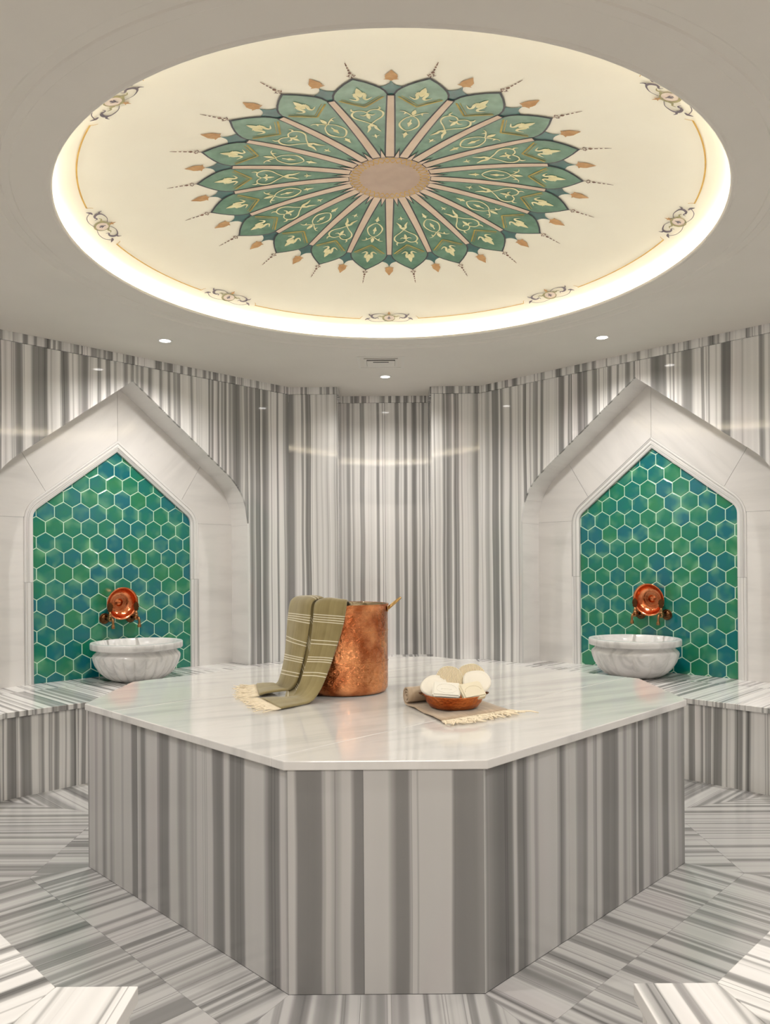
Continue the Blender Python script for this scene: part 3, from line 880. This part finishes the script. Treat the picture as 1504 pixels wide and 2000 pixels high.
# border: eight cartouches joined by gold arcs
for k in range(8):
    pa = math.radians(45 * k)
    RB = 1.300
    V, Fc = [], []
    for i in range(33):
        an = pa + math.radians(7.9 + (45 - 15.8) * i / 32)
        V.append(DPT(1.3145, an, 0.0022)); V.append(DPT(1.3085, an, 0.0022))
    for i in range(32): Fc.append((2 * i, 2 * i + 1, 2 * i + 3, 2 * i + 2))
    for e_, sg in ((7.9, 1), (37.1, -1)):
        b_ = len(V)
        for q in range(5):
            V.append(DPT(1.312 - 0.006 * q, pa + math.radians(e_ - sg * 0.10 * q * q * 0.35), 0.0022)); V.append(DPT(1.312 - 0.006 * q, pa + math.radians(e_ - sg * 0.10 * q * q * 0.35 + 0.16), 0.0022))
        for q in range(4): Fc.append((b_ + 2 * q, b_ + 2 * q + 1, b_ + 2 * q + 3, b_ + 2 * q + 2))
    painted_part('gold_arc', (V, Fc), 'gold_line')
    V, Fc = [], []
    for i in range(24):
        an = 2 * PI * i / 24; V.append(loc_pt(pa, 0.036 * math.cos(an), RB + 0.030 * math.sin(an), 0.0022))
    med = painted_part('cartouche', (V, [tuple(range(24))]), 'rose_paint')
    ring_ = [(0.036 * math.cos(2 * PI * i / 24), 0.030 * math.sin(2 * PI * i / 24)) for i in range(25)]
    painted_part('cartouche_ring', strokes(pa, [(ring_, [0.0018, 0.0045, 0.006, 0.0035, 0.0018], False), ([(0.030, -0.018), (0.045, -0.012), (0.058, -0.018), (0.072, -0.012)], [0.005, 0.004, 0.003, 0.001], True),
                 ([(0.010, -0.030), (0.0, -0.030)], [0.004, 0.006], True)], 0.0030, RB), 'olive_paint', med)
    painted_part('scrollwork', strokes(pa, [([(0.020, -0.030), (0.055, -0.042), (0.095, -0.036), (0.108, -0.020), (0.098, -0.004), (0.078, 0.002)], [0.0012, 0.0014, 0.0030, 0.0075, 0.0060, 0.0010], True),
                 ([(0.100, -0.028), (0.118, -0.030), (0.124, -0.044)], [0.004, 0.004, 0.001], True), ([(0.088, 0.0), (0.070, -0.004), (0.066, 0.008)], [0.004, 0.003, 0.001], True),
                 ([(0.010, 0.028), (0.060, 0.036), (0.105, 0.028), (0.132, 0.006)], [0.0010, 0.0014, 0.0016, 0.0020], True), ([(0.118, -0.002), (0.135, 0.002), (0.150, 0.014)], [0.002, 0.0062, 0.001], True),
                 ([(-0.012, 0.006), (0.0, -0.004), (0.012, 0.006)], [0.001, 0.005, 0.001], False), ([(0.0, -0.016), (0.0, 0.012)], [0.002, 0.005], False)], 0.0032, RB), 'plum_paint', med)
    painted_part('crown', strokes(pa, [([(0.0, -0.034), (0.0, -0.046), (0.0, -0.062)], [0.006, 0.005, 0.0006], False), ([(0.0, -0.042), (0.012, -0.048)], [0.004, 0.001], True)], 0.0034, RB), 'gold_brown', med)
# hidden light strip lying on the ledge behind the lip
led = annulus('light_strip', [(1.500, HC + 0.005), (1.500, HC + 0.027), (1.512, HC + 0.027), (1.512, HC + 0.005)], 'led', None)
tag(led, 'continuous warm light strip hidden in the cove around the dome', 'light strip')

# ------------------------------------------------------------------ downlights and vent
def downlight(x, y, label, power):
    root = tag(empty('downlight', (x, y, HC)), label, 'downlight', 'recessed ceiling downlights')
    o = link('trim_ring', lathe([(0.034, 0.002), (0.034, -0.003), (0.046, -0.004), (0.048, 0.0)], 32), 'lamp_trim', root)
    o = link('lens', mesh('lens', [(0.034 * math.cos(2 * PI * i / 24), 0.034 * math.sin(2 * PI * i / 24), -0.0015) for i in range(24)][::-1], [tuple(range(24))]), 'lamp_lens', root)
    ld = bpy.data.lights.new('downlight_lamp', 'SPOT'); ld.energy = power; ld.color = SPOT_COLOR
    ld.spot_size = math.radians(152); ld.spot_blend = 1.0; ld.shadow_soft_size = 0.034
    lo_ = bpy.data.objects.new('downlight_lamp', ld); COL.objects.link(lo_); lo_.parent = root; lo_.location = (0, 0, -0.012)
    return root
downlight(-1.388, 1.452, 'small round ceiling downlight above the narrow-fluted basin', SPOT_POWER * 1.25)
downlight(1.388, 1.452, 'small round ceiling downlight above the broad-lobed basin', SPOT_POWER * 1.25)
downlight(0.010, 2.416, 'small round ceiling downlight next to the air vent', SPOT_POWER * 0.8)
for x, y, l in ((-1.388, -1.452, 'small round ceiling downlight above the bench by the entrance, opposite the broad-lobed basin'), (1.388, -1.452, 'small round ceiling downlight above the bench by the entrance, opposite the narrow-fluted basin'),
                (-2.30, 0.0, 'small round ceiling downlight above the short bench beside the narrow-fluted basin'), (2.30, 0.0, 'small round ceiling downlight above the short bench beside the broad-lobed basin')):
    downlight(x, y, l, SPOT_POWER)
ld = bpy.data.lights.new('added_fill_lamp', 'AREA'); ld.energy = FILL_POWER; ld.size = 1.2; ld.color = (1, 0.95, 0.90)  # unseen fill light added behind the camera to brighten the platform's near faces
lo_ = bpy.data.objects.new('added_fill_lamp', ld); COL.objects.link(lo_); lo_.location = (0, -4.0, HC - 0.03); lo_.parent = ceil
for x0_, x1_, y0_, y1_ in ((-0.63, 0.63, -4.63, -4.6), (-0.63, 0.63, -3.4, -3.37), (-0.63, -0.6, -4.6, -3.4), (0.6, 0.63, -4.6, -3.4)):  # made-up frame around the added fill light
    prism('added_fill_frame', [(x0_, y0_, HC - 0.035), (x0_, y1_, HC - 0.035), (x1_, y1_, HC - 0.035), (x1_, y0_, HC - 0.035)], (0, 0, 0.034), 'lamp_trim', ceil, (1, 0, 0), (0, 1, 0))
vent = tag(empty('ceiling_vent', (-0.02, 2.0, HC)), 'square white ceiling air vent with a dark slot', 'vent')
def vbox(nm, x0, x1, y0, y1, z0, z1, mat):
    v = [(x, y, z) for z in (z0, z1) for y in (y0, y1) for x in (x0, x1)]
    f = [(0, 1, 3, 2), (4, 6, 7, 5), (0, 4, 5, 1), (2, 3, 7, 6), (0, 2, 6, 4), (1, 5, 7, 3)]
    return link(nm, mesh(nm, v, f), mat, vent)
for nm, s_, t_ in (('frame', 0.165, 0.020), ('inner_frame', 0.118, 0.018)):
    zz = -0.002 if nm == 'frame' else -0.006
    vbox(nm, -s_, s_, -s_ + 0.02, -s_ + 0.02 + t_, zz, 0.0, 'vent_metal'); vbox(nm, -s_, s_, s_ - t_, s_, zz, 0.0, 'vent_metal')
    vbox(nm, -s_, -s_ + t_, -s_ + 0.02 + t_, s_ - t_, zz, 0.0, 'vent_metal'); vbox(nm, s_ - t_, s_, -s_ + 0.02 + t_, s_ - t_, zz, 0.0, 'vent_metal')
vbox('dark_slot', -0.118, 0.118, -0.099, 0.118, -0.0015, -0.0005, 'dark_void')
vbox('cover_plate', -0.098, 0.098, -0.062, 0.10, -0.012, -0.006, 'vent_metal')
vbox('cover_slot', -0.055, 0.055, -0.048, -0.034, -0.0135, -0.0118, 'dark_void')

# ------------------------------------------------------------------ basins, taps, hanging bowls
def basin(s, flutes, label):
    P = frame_of(s); c = P(-0.012, -0.052, HB)
    root = tag(empty('marble_basin', c), label, 'basin', 'marble basins on the benches')
    prof = [(0.0, 0.002), (0.150, 0.0), (0.165, 0.004), (0.205, 0.026), (0.243, 0.060), (0.270, 0.104), (0.283, 0.142), (0.286, 0.160), (0.281, 0.174), (0.266, 0.188), (0.258, 0.198), (0.258, 0.204),
            (0.272, 0.209), (0.296, 0.214), (0.300, 0.219), (0.300, 0.252), (0.297, 0.256), (0.268, 0.257), (0.262, 0.253), (0.250, 0.215), (0.215, 0.130), (0.15, 0.075), (0.0, 0.055)]
    def md(r, z, a):
        if r < 0.292 and z < 0.168 and r > 0.14:
            k = abs(math.sin(a * flutes / 2)) ** 0.55
            fade = min(1, max(0, (0.168 - z) / 0.02))
            inner = 1 if not (0.05 < z and r < 0.255 and prof_in(z, r)) else 0
            return r * (1 - 0.050 * (1 - k) * fade * inner)
        return r
    def prof_in(z, r): return r < 0.26 and ((abs(z - 0.13) < 1e-4 and abs(r - 0.215) < 1e-4) or (abs(z - 0.075) < 1e-4 and abs(r - 0.15) < 1e-4))
    o = link('bowl', lathe(prof, flutes * 10, md), 'marble_basin', root); auto(o, 40)
    dr = link('drain', lathe([(0.0, 0.0565), (0.016, 0.0575), (0.022, 0.0565)], 20), 'brass_dark', root)
    return root
basin(-1, 24, 'white marble basin with narrow flutes and dark grey veins on the bench')
basin(1, 13, 'white marble basin with broad lobes and faint grey veins on the bench')
def tap_and_bowl(s, words, out_words):
    P = frame_of(s)
    def wall_frame(a, z):
        o = P(a, DT, z); ex = (P(1, 0, 0) - P(0, 0, 0)).normalized() * s; en = -(P(0, 1, 0) - P(0, 0, 0)).normalized()
        M = Matrix.Identity(4)
        for i in range(3): M[i][0] = ex[i]; M[i][1] = en[i]; M[i][2] = (0, 0, 1)[i]; M[i][3] = o[i]
        return M   # local: x along wall, y out of the wall, z up
    for a in (-0.098, 0.094):
        root = empty('brass_tap'); root.matrix_world = wall_frame(a, 0.862) @ Matrix.Translation((0, 0.0012, 0))
        tag(root, 'antique bronze tap over the %s, nearer the %s' % (words, 'short bench' if a < 0 else 'recessed wall panel'), 'tap', 'bronze taps over the basins')
        fl = link('flange', lathe([(0.0, 0.0), (0.036, 0.0), (0.038, 0.005), (0.031, 0.010), (0.029, 0.007), (0.023, 0.011), (0.017, 0.018), (0.013, 0.024), (0.0, 0.024)], 28), 'brass_dark', root)
        fl.rotation_euler = (-PI / 2, 0, 0)
        st = link('stem', lathe([(0.0, 0.0), (0.011, 0.0), (0.011, 0.040), (0.015, 0.042), (0.015, 0.050), (0.011, 0.053), (0.010, 0.078), (0.0, 0.078)], 20), 'brass_dark', root)
        st.rotation_euler = (-PI / 2, 0, 0); st.location = (0, 0.02, 0)
        bd = link('valve_body', lathe([(0.0, -0.018), (0.010, -0.016), (0.0155, -0.008), (0.0155, 0.006), (0.011, 0.010), (0.013, 0.014), (0.015, 0.018), (0.013, 0.022), (0.009, 0.025), (0.012, 0.031), (0.012, 0.036), (0.007, 0.041), (0.006, 0.050), (0.0, 0.050)], 24), 'bronze', root)
        bd.location = (0, 0.092, 0)
        pts = spline([(0, 0.096, -0.002), (0, 0.116, 0.004), (0, 0.132, -0.006), (0, 0.137, -0.028), (0, 0.137, -0.050)], 5)
        spt = tube('spout', pts, 0.0085, 'bronze', root, 12)
        en = link('spout_end', lathe([(0.0075, 0.0), (0.0125, 0.0), (0.0135, 0.004), (0.0115, 0.007), (0.0135, 0.010), (0.0125, 0.017), (0.0100, 0.019), (0.0120, 0.022), (0.0085, 0.026)], 20), 'bronze', spt)
        en.location = (0, 0.137, -0.064)
        # leaf shaped lever
        outl = [(0.0, -0.004), (0.010, 0.002), (0.017, 0.012), (0.013, 0.020), (0.021, 0.028), (0.017, 0.038), (0.019, 0.046), (0.011, 0.054), (0.0, 0.064)]
        full_ = outl + [(-x, z) for x, z in outl[-2:0:-1]]
        nn_ = len(full_)
        vv = [(x, 0.0035, z) for x, z in full_] + [(x, -0.0035, z) for x, z in full_] + [(0, 0.008, 0.03), (0, -0.008, 0.03)]
        ff = [(i, (i + 1) % nn_, 2 * nn_) for i in range(nn_)] + [(nn_ + (i + 1) % nn_, nn_ + i, 2 * nn_ + 1) for i in range(nn_)] + [(i, nn_ + i, nn_ + (i + 1) % nn_, (i + 1) % nn_) for i in range(nn_)]
        hd = link('handle', mesh('handle', vv, ff, True), 'brass_dark', root); auto(hd, 50); hd.location = (0, 0.092, 0.050)
    root = empty('hanging_bowl'); M = wall_frame(0.004, 0.972)
    M = M @ Matrix.Translation((0, 0.012, 0)) @ Matrix.Rotation(math.radians(-90 - 6), 4, 'X')
    root.matrix_world = M
    tag(root, out_words, 'bowl', 'engraved copper bowls on the taps')
    root.scale = (1.08, 1.08, 1.08)
    prof = [(0.0, 0.0), (0.062, 0.0), (0.070, 0.003), (0.088, 0.022), (0.098, 0.044), (0.101, 0.052), (0.106, 0.054), (0.106, 0.057), (0.099, 0.056), (0.094, 0.044), (0.084, 0.024), (0.066, 0.006), (0.058, 0.0035), (0.024, 0.0035)]
    link('dish', lathe(prof, 56), 'copper_dish', root)
    link('boss', lathe([(0.026, 0.0035), (0.022, 0.006), (0.016, 0.012), (0.008, 0.0165), (0.0, 0.0175)], 32), 'copper_dish', root)
    link('engraved_ring', lathe([(0.050, 0.0030), (0.049, 0.0050), (0.046, 0.0050), (0.045, 0.0030)], 48), 'copper_dish', root)
tap_and_bowl(-1, 'narrow-fluted basin', 'shiny copper bowl propped on the taps over the narrow-fluted basin')
tap_and_bowl(1, 'broad-lobed basin', 'shiny copper bowl propped on the taps over the broad-lobed basin')

# ------------------------------------------------------------------ copper pot
PC = Vector((-0.176, -0.005, HP))
pot = tag(empty('copper_pot', PC), 'tall hammered copper pot with a towel over its rim', 'pot')
RP = 0.188; HPOT = 0.386
prof = [(0.0, 0.003), (0.165, 0.0), (0.178, 0.004), (RP - 0.002, 0.018)] + [(RP, z) for z in (0.05, 0.12, 0.2, 0.28, 0.35)] + [(RP, HPOT - 0.012), (RP + 0.004, HPOT - 0.008), (RP + 0.005, HPOT - 0.003), (RP + 0.002, HPOT), (RP - 0.003, HPOT - 0.002)]
link('body', lathe(prof, 72), 'copper_pot', pot)
link('lining', lathe([(RP - 0.003, HPOT - 0.002), (RP - 0.006, HPOT - 0.02), (RP - 0.006, 0.02), (0.15, 0.008), (0.0, 0.008)], 64), 'tin_lining', pot)
for nm, z in (('seam_band', 0.135), ('seam_band', 0.268)):
    link(nm, lathe([(RP - 0.001, z - 0.003), (RP + 0.0016, z - 0.002), (RP + 0.0016, z + 0.002), (RP - 0.001, z + 0.003)], 64), 'copper_pot', pot)
for sg in (1, -1):
    an0 = math.radians(12)
    pts = []
    for i in range(13):
        f = i / 12; an = PI * f
        yy = 0.036 * math.cos(an); oo = (0.054 if sg > 0 else 0.006) * math.sin(an)
        pts.append((sg * (RP + 0.002 + oo), yy, HPOT - 0.022 + (0.045 if sg > 0 else -0.05) * math.sin(an)))
    h = tube('handle', pts, 0.0058, 'brass', pot, 10)
    for yy in (-0.036, 0.036):
        b_ = link('rivet_plate', lathe([(0.0, 0.0), (0.013, 0.0), (0.012, 0.003), (0.005, 0.005), (0.0, 0.005)], 16), 'brass', h)
        b_.location = (sg * (RP - 0.002), yy, HPOT - 0.024); b_.rotation_euler = (0, sg * PI / 2, 0)

# ------------------------------------------------------------------ towels
def sheet(name, stations, mat, parent, nacross=9, per=5, bulge=0.006, thick=0.006, seed=1, ripple=2.5):
    """stations: list of (left point, right point); lofted cloth strip with soft ripples"""
    rnd = random.Random(seed); ph = rnd.uniform(0, 6)
    flat = spline([tuple(l) + tuple(r) for l, r in stations], per)
    verts, faces, uvs = [], [], []
    dist = 0.0; prev = None
    for i, row in enumerate(flat):
        l, r = Vector(row[:3]), Vector(row[3:]); mid = (l + r) / 2
        if prev is not None: dist += (mid - prev).length
        prev = mid
        nx = flat[min(i + 1, len(flat) - 1)]; pv = flat[max(i - 1, 0)]
        tan = (Vector(nx[:3]) + Vector(nx[3:]) - Vector(pv[:3]) - Vector(pv[3:])).normalized()
        nrm = (r - l).cross(tan)
        if nrm.length > 1e-6: nrm.normalize()
        left_ = 1 - i / (len(flat) - 1); bl = bulge * min(1.0, left_ / 0.35)
        for k in range(nacross):
            f = k / (nacross - 1)
            p = l.lerp(r, f) + nrm * (bl * (4 * f * (1 - f)) + 0.0022 * math.sin(f * PI * ripple + ph + dist * 9))
            verts.append(p); uvs.append(((f - 0.5) * (r - l).length, dist))
    n = nacross
    for i in range(len(flat) - 1):
        for k in range(n - 1): faces.append((i * n + k, i * n + k + 1, (i + 1) * n + k + 1, (i + 1) * n + k))
    me = mesh(name, verts, faces, True)
    uvl = me.uv_layers.new(name='weave')
    for lp in me.loops: uvl.data[lp.index].uv = uvs[lp.vertex_index]
    o = link(name, me, mat, parent)
    md = o.modifiers.new('thick', 'SOLIDIFY'); md.thickness = thick; md.offset = 0.0
    md2 = o.modifiers.new('sub', 'SUBSURF'); md2.levels = 1; md2.render_levels = 1
    return o
ZS = HP
tw = tag(empty('towel', (-0.36, -0.15, ZS)), 'olive green striped towel draped over the rim of the copper pot', 'towel', 'fringed bath towels')
TI = Matrix.Translation((0.36, 0.15, -ZS))
right_st = [((-0.225, -0.060, 0.99), (-0.120, -0.085, 0.99)), ((-0.245, -0.095, 1.040), (-0.140, -0.125, 1.040)), ((-0.272, -0.140, 1.072), (-0.155, -0.185, 1.070)), ((-0.296, -0.184, 1.058), (-0.157, -0.222, 1.052)),
            ((-0.303, -0.192, 0.98), (-0.172, -0.224, 0.97)), ((-0.315, -0.205, 0.870), (-0.205, -0.233, 0.866)), ((-0.336, -0.225, 0.790), (-0.233, -0.255, 0.788)), ((-0.358, -0.245, 0.725), (-0.262, -0.287, 0.720)),
            ((-0.385, -0.235, 0.684), (-0.292, -0.330, 0.682)), ((-0.425, -0.225, 0.676), (-0.328, -0.372, 0.675)), ((-0.475, -0.228, 0.677), (-0.362, -0.424, 0.676)), ((-0.520, -0.230, 0.6755), (-0.400, -0.468, 0.6755))]
left_st = [((-0.330, 0.025, 0.99), (-0.235, -0.065, 0.99)), ((-0.345, 0.030, 1.062), (-0.252, -0.090, 1.064)), ((-0.380, 0.030, 1.078), (-0.276, -0.132, 1.078)), ((-0.416, 0.010, 1.064), (-0.306, -0.176, 1.064)),
           ((-0.428, -0.008, 1.00), (-0.314, -0.184, 1.00)), ((-0.432, -0.030, 0.94), (-0.325, -0.188, 0.92)), ((-0.441, -0.045, 0.830), (-0.343, -0.198, 0.830)), ((-0.462, -0.050, 0.735), (-0.366, -0.205, 0.740)),
           ((-0.490, 0.020, 0.694), (-0.400, -0.165, 0.696)), ((-0.525, 0.070, 0.687), (-0.430, -0.140, 0.688)), ((-0.565, 0.100, 0.682), (-0.490, -0.160, 0.684)), ((-0.592, 0.110, 0.678), (-0.530, -0.185, 0.678))]
inner_st = []
for i_, (a_, b_) in enumerate(zip(left_st[2:10], right_st[2:10])):
    la, rb = Vector(a_[1]), Vector(b_[0])
    back = Vector((0.006, 0.010, -0.010 if i_ < 2 else 0.0))
    mid_ = (rb - la)
    inner_st.append((tuple(la - mid_.normalized() * 0.02 + back), tuple(rb + mid_.normalized() * 0.02 + back)))
def fx(o, M):
    o.matrix_parent_inverse = M; return o
fx(sheet('front_fold', right_st, 'towel_olive', tw, 9, 5, -0.008, 0.011, 3), TI)
fx(sheet('side_fold', left_st, 'towel_olive', tw, 9, 5, -0.009, 0.012, 5), TI)
fx(sheet('inner_fold', inner_st, 'towel_olive', tw, 5, 5, 0.010, 0.006, 8), TI)
def fringe(name, p0, p1, direction, n, length, parent, M, zbase, seed, r=0.0016):
    rnd = random.Random(seed); V, Fc = [], []
    p0, p1, dr = Vector(p0), Vector(p1), Vector(direction).normalized()
    sd = (p1 - p0).normalized()
    for i in range(n):
        f = (i + rnd.uniform(-0.3, 0.3)) / (n - 1)
        st = p0.lerp(p1, min(max(f, 0), 1)); L = length * rnd.uniform(0.7, 1.15)
        d1 = (dr + sd * rnd.uniform(-0.45, 0.45)).normalized()
        bend = sd * rnd.uniform(-0.4, 0.4)
        pts = []
        for q in range(6):
            g = q / 5
            p = st + d1 * (L * g) + bend * (L * g * g) + Vector((0, 0, 0))
            zz = st.z * (1 - g) ** 2 + (zbase + r + 0.001 + rnd.uniform(0, 0.004)) * (1 - (1 - g) ** 2)
            wb = 0.0055 * g
            pts.append((p.x + rnd.uniform(-wb, wb), p.y + rnd.uniform(-wb, wb), zz + rnd.uniform(0, 0.006) * g))
        v, fc = tube_data(pts, [r * 0.9, r * 1.6, r, r * 1.1, r, r * 0.7], 5, True, len(V))
        V += v; Fc += fc
    o = link(name, mesh(name, V, Fc, True), 'fringe_cream', parent); o['kind'] = 'stuff'
    return fx(o, M)
fringe('fringe', (-0.520, -0.230, 0.674), (-0.400, -0.468, 0.674), (-0.90, -0.25, 0), 48, 0.095, tw, TI, ZS, 2, 0.0021)
fringe('fringe', (-0.592, 0.110, 0.676), (-0.530, -0.185, 0.676), (-0.95, -0.25, 0), 48, 0.095, tw, TI, ZS, 4, 0.0021)

# rolled towel under the copper bowl
t2 = tag(empty('rolled_towel', (0.25, -0.45, ZS)), 'beige towel rolled at one end with knotted fringe, lying under the soap bowl', 'towel', 'fringed bath towels')
T2I = Matrix.Translation((-0.25, 0.45, -ZS))
ax = Vector((0.805, 0.593, 0)).normalized(); W2 = 0.325
roll0 = Vector((0.082, -0.385, 0)); fr0 = Vector((0.199, -0.712, 0))
run = (fr0 - roll0); run.z = 0; Lr = run.length; rd = run.normalized()
# profile in the (rd, z) plane: flat part then a spiral roll
prof2 = []
for i in range(9): prof2.append((Lr * (1 - i / 8) , 0.0045 + 0.002 * math.sin(i * 1.3)))
prof2 = prof2[:-1]
rc = 0.036; turns = 2.6; nsp = 60
for i in range(nsp + 1):
    f = i / nsp; an = -PI / 2 - f * turns * 2 * PI; rr = rc * (1 - 0.86 * f)
    prof2.append((rr * math.cos(an) + 0.0, rc + 0.003 + rr * math.sin(an)))
NA = 14
V, Fc, UVs = [], [], []
dist = 0.0
for i, (s_, z_) in enumerate(prof2):
    if i: dist += math.hypot(s_ - prof2[i - 1][0], z_ - prof2[i - 1][1])
    for k in range(NA):
        f = k / (NA - 1)
        lift = (0.006 * math.sin(f * 7 + s_ * 20) ** 2 if s_ > 0.05 else 0.0) + (0.004 * max(0, 1 - f * 6))
        p = roll0 + ax * (W2 * f) + rd * s_
        V.append((p.x, p.y, ZS + z_ + lift * 0.5)); UVs.append((f * W2, dist))
for i in range(len(prof2) - 1):
    for k in range(NA - 1): Fc.append((i * NA + k, i * NA + k + 1, (i + 1) * NA + k + 1, (i + 1) * NA + k))
me = mesh('cloth', V, Fc, True); uvl = me.uv_layers.new(name='weave')
for lp in me.loops: uvl.data[lp.index].uv = UVs[lp.vertex_index]
o = fx(link('cloth', me, 'towel_beige', t2), T2I)
md = o.modifiers.new('thick', 'SOLIDIFY'); md.thickness = 0.0042; md.offset = 0.0
e0 = fr0; e1 = fr0 + ax * W2
fringe('fringe', (e0.x, e0.y, ZS + 0.006), (e1.x, e1.y, ZS + 0.006), (rd.x + 0.15, rd.y, 0), 46, 0.088, t2, T2I, ZS, 9, 0.0030)

# ------------------------------------------------------------------ copper bowl with soaps and pads
BC = Vector((0.262, -0.462, ZS + 0.009))
bw = tag(empty('soap_bowl', BC), 'small hammered copper bowl filled with soaps and pads on the rolled towel', 'bowl')
link('dish', lathe([(0.0, 0.001), (0.080, 0.0), (0.092, 0.006), (0.106, 0.024), (0.113, 0.044), (0.118, 0.050), (0.119, 0.053), (0.113, 0.053), (0.108, 0.044), (0.100, 0.024), (0.086, 0.009), (0.0, 0.006)], 64), 'copper_bowl', bw)
for sg in (1, -1):
    pts = [(sg * (0.116 + 0.016 * math.sin(PI * i / 8)), 0.016 * math.cos(PI * i / 8), 0.049 + 0.006 * math.sin(PI * i / 8)) for i in range(9)]
    tube('lug', pts, 0.0028, 'brass_dark', bw, 8)
def rot(rx, rz, ry=0.0): return (math.radians(rx), math.radians(ry), math.radians(rz))
def soap(loc, r, size, mat, label, kind):
    root = tag(empty('soap_bar', loc), label, 'soap', 'soap bars in the copper bowl'); root.rotation_euler = r
    sx, sy, sz = size
    bm = bmesh.new(); bmesh.ops.create_cube(bm, size=1.0)
    for v in bm.verts: v.co = Vector((v.co.x * sx, v.co.y * sy, v.co.z * sz))
    bmesh.ops.bevel(bm, geom=bm.edges[:], offset=0.006, segments=3, affect='EDGES')
    me = bpy.data.meshes.new('bar'); bm.to_mesh(me); bm.free(); me.polygons.foreach_set('use_smooth', [True] * len(me.polygons))
    b_ = link('bar', me, mat, root); auto(b_, 40)
    full_circle = kind == 'oval'
    nseg = 40 if full_circle else 22; rng = 2 * PI if full_circle else PI
    pts = [(0.036 * math.cos(rng * i / nseg) * sx / 0.10, 0.022 * math.sin(rng * i / nseg) * sy / 0.07 - (0 if full_circle else 0.006), sz / 2) for i in range(nseg + 1)]
    tube('embossed_rim', pts, 0.0016, mat, root, 6)
    if full_circle:
        tube('embossed_bar', [(-0.02, -0.004, sz / 2), (0.0, -0.002, sz / 2), (0.02, -0.004, sz / 2)], 0.0014, mat, root, 6)
    return root
soap((0.229, -0.522, 0.748), rot(38, -4, 4), (0.104, 0.072, 0.026), 'soap_white', 'white soap bar with an embossed oval, leaning in the copper bowl', 'oval')
soap((0.325, -0.520, 0.744), rot(44, 22, -6), (0.092, 0.072, 0.026), 'soap_cream', 'cream soap bar with an embossed arc, leaning in the copper bowl', 'arc')
def pad(loc, r, rad, mat, label, ribs=0):
    root = tag(empty('scrub_pad', loc), label, 'scrub pad', 'round scrub pads in the copper bowl'); root.rotation_euler = r
    prof = [(0.0, -0.008), (rad * 0.9, -0.008), (rad, -0.003), (rad, 0.003), (rad * 0.94, 0.008), (rad * 0.86, 0.007), (rad * 0.6, 0.011), (rad * 0.3, 0.013), (0.0, 0.0135)]
    rn = random.Random(int(rad * 1e4)); p1, p2 = rn.uniform(0, 6), rn.uniform(0, 6)
    me = lathe(prof, 40, lambda rr, z, a: rr * (1 + 0.03 * math.sin(3 * a + p1) + 0.02 * math.sin(5 * a + p2)))
    link('cushion', me, mat, root)
    link('bound_edge', lathe([(rad * 0.97, 0.0045), (rad * 1.03, 0.002), (rad * 1.03, -0.004), (rad * 0.97, -0.006)], 40, lambda rr, z, a: rr * (1 + 0.03 * math.sin(3 * a + p1) + 0.02 * math.sin(5 * a + p2))), 'pad_white', root)
pad((0.190, -0.448, 0.752), rot(42, 14, -18), 0.052, 'pad_white', 'white round scrub pad half hidden behind the embossed-oval soap bar')
pad((0.249, -0.420, 0.778), rot(50, 4, -4), 0.054, 'loofah', 'woven straw-coloured scrub pad standing behind the embossed-oval soap bar')
pad((0.338, -0.395, 0.786), rot(52, -6, 6), 0.052, 'loofah', 'woven straw-coloured scrub pad tucked behind the white pad')
pad((0.352, -0.448, 0.768), rot(46, -16, 14), 0.053, 'pad_white', 'white round scrub pad leaning above the embossed-arc soap bar')
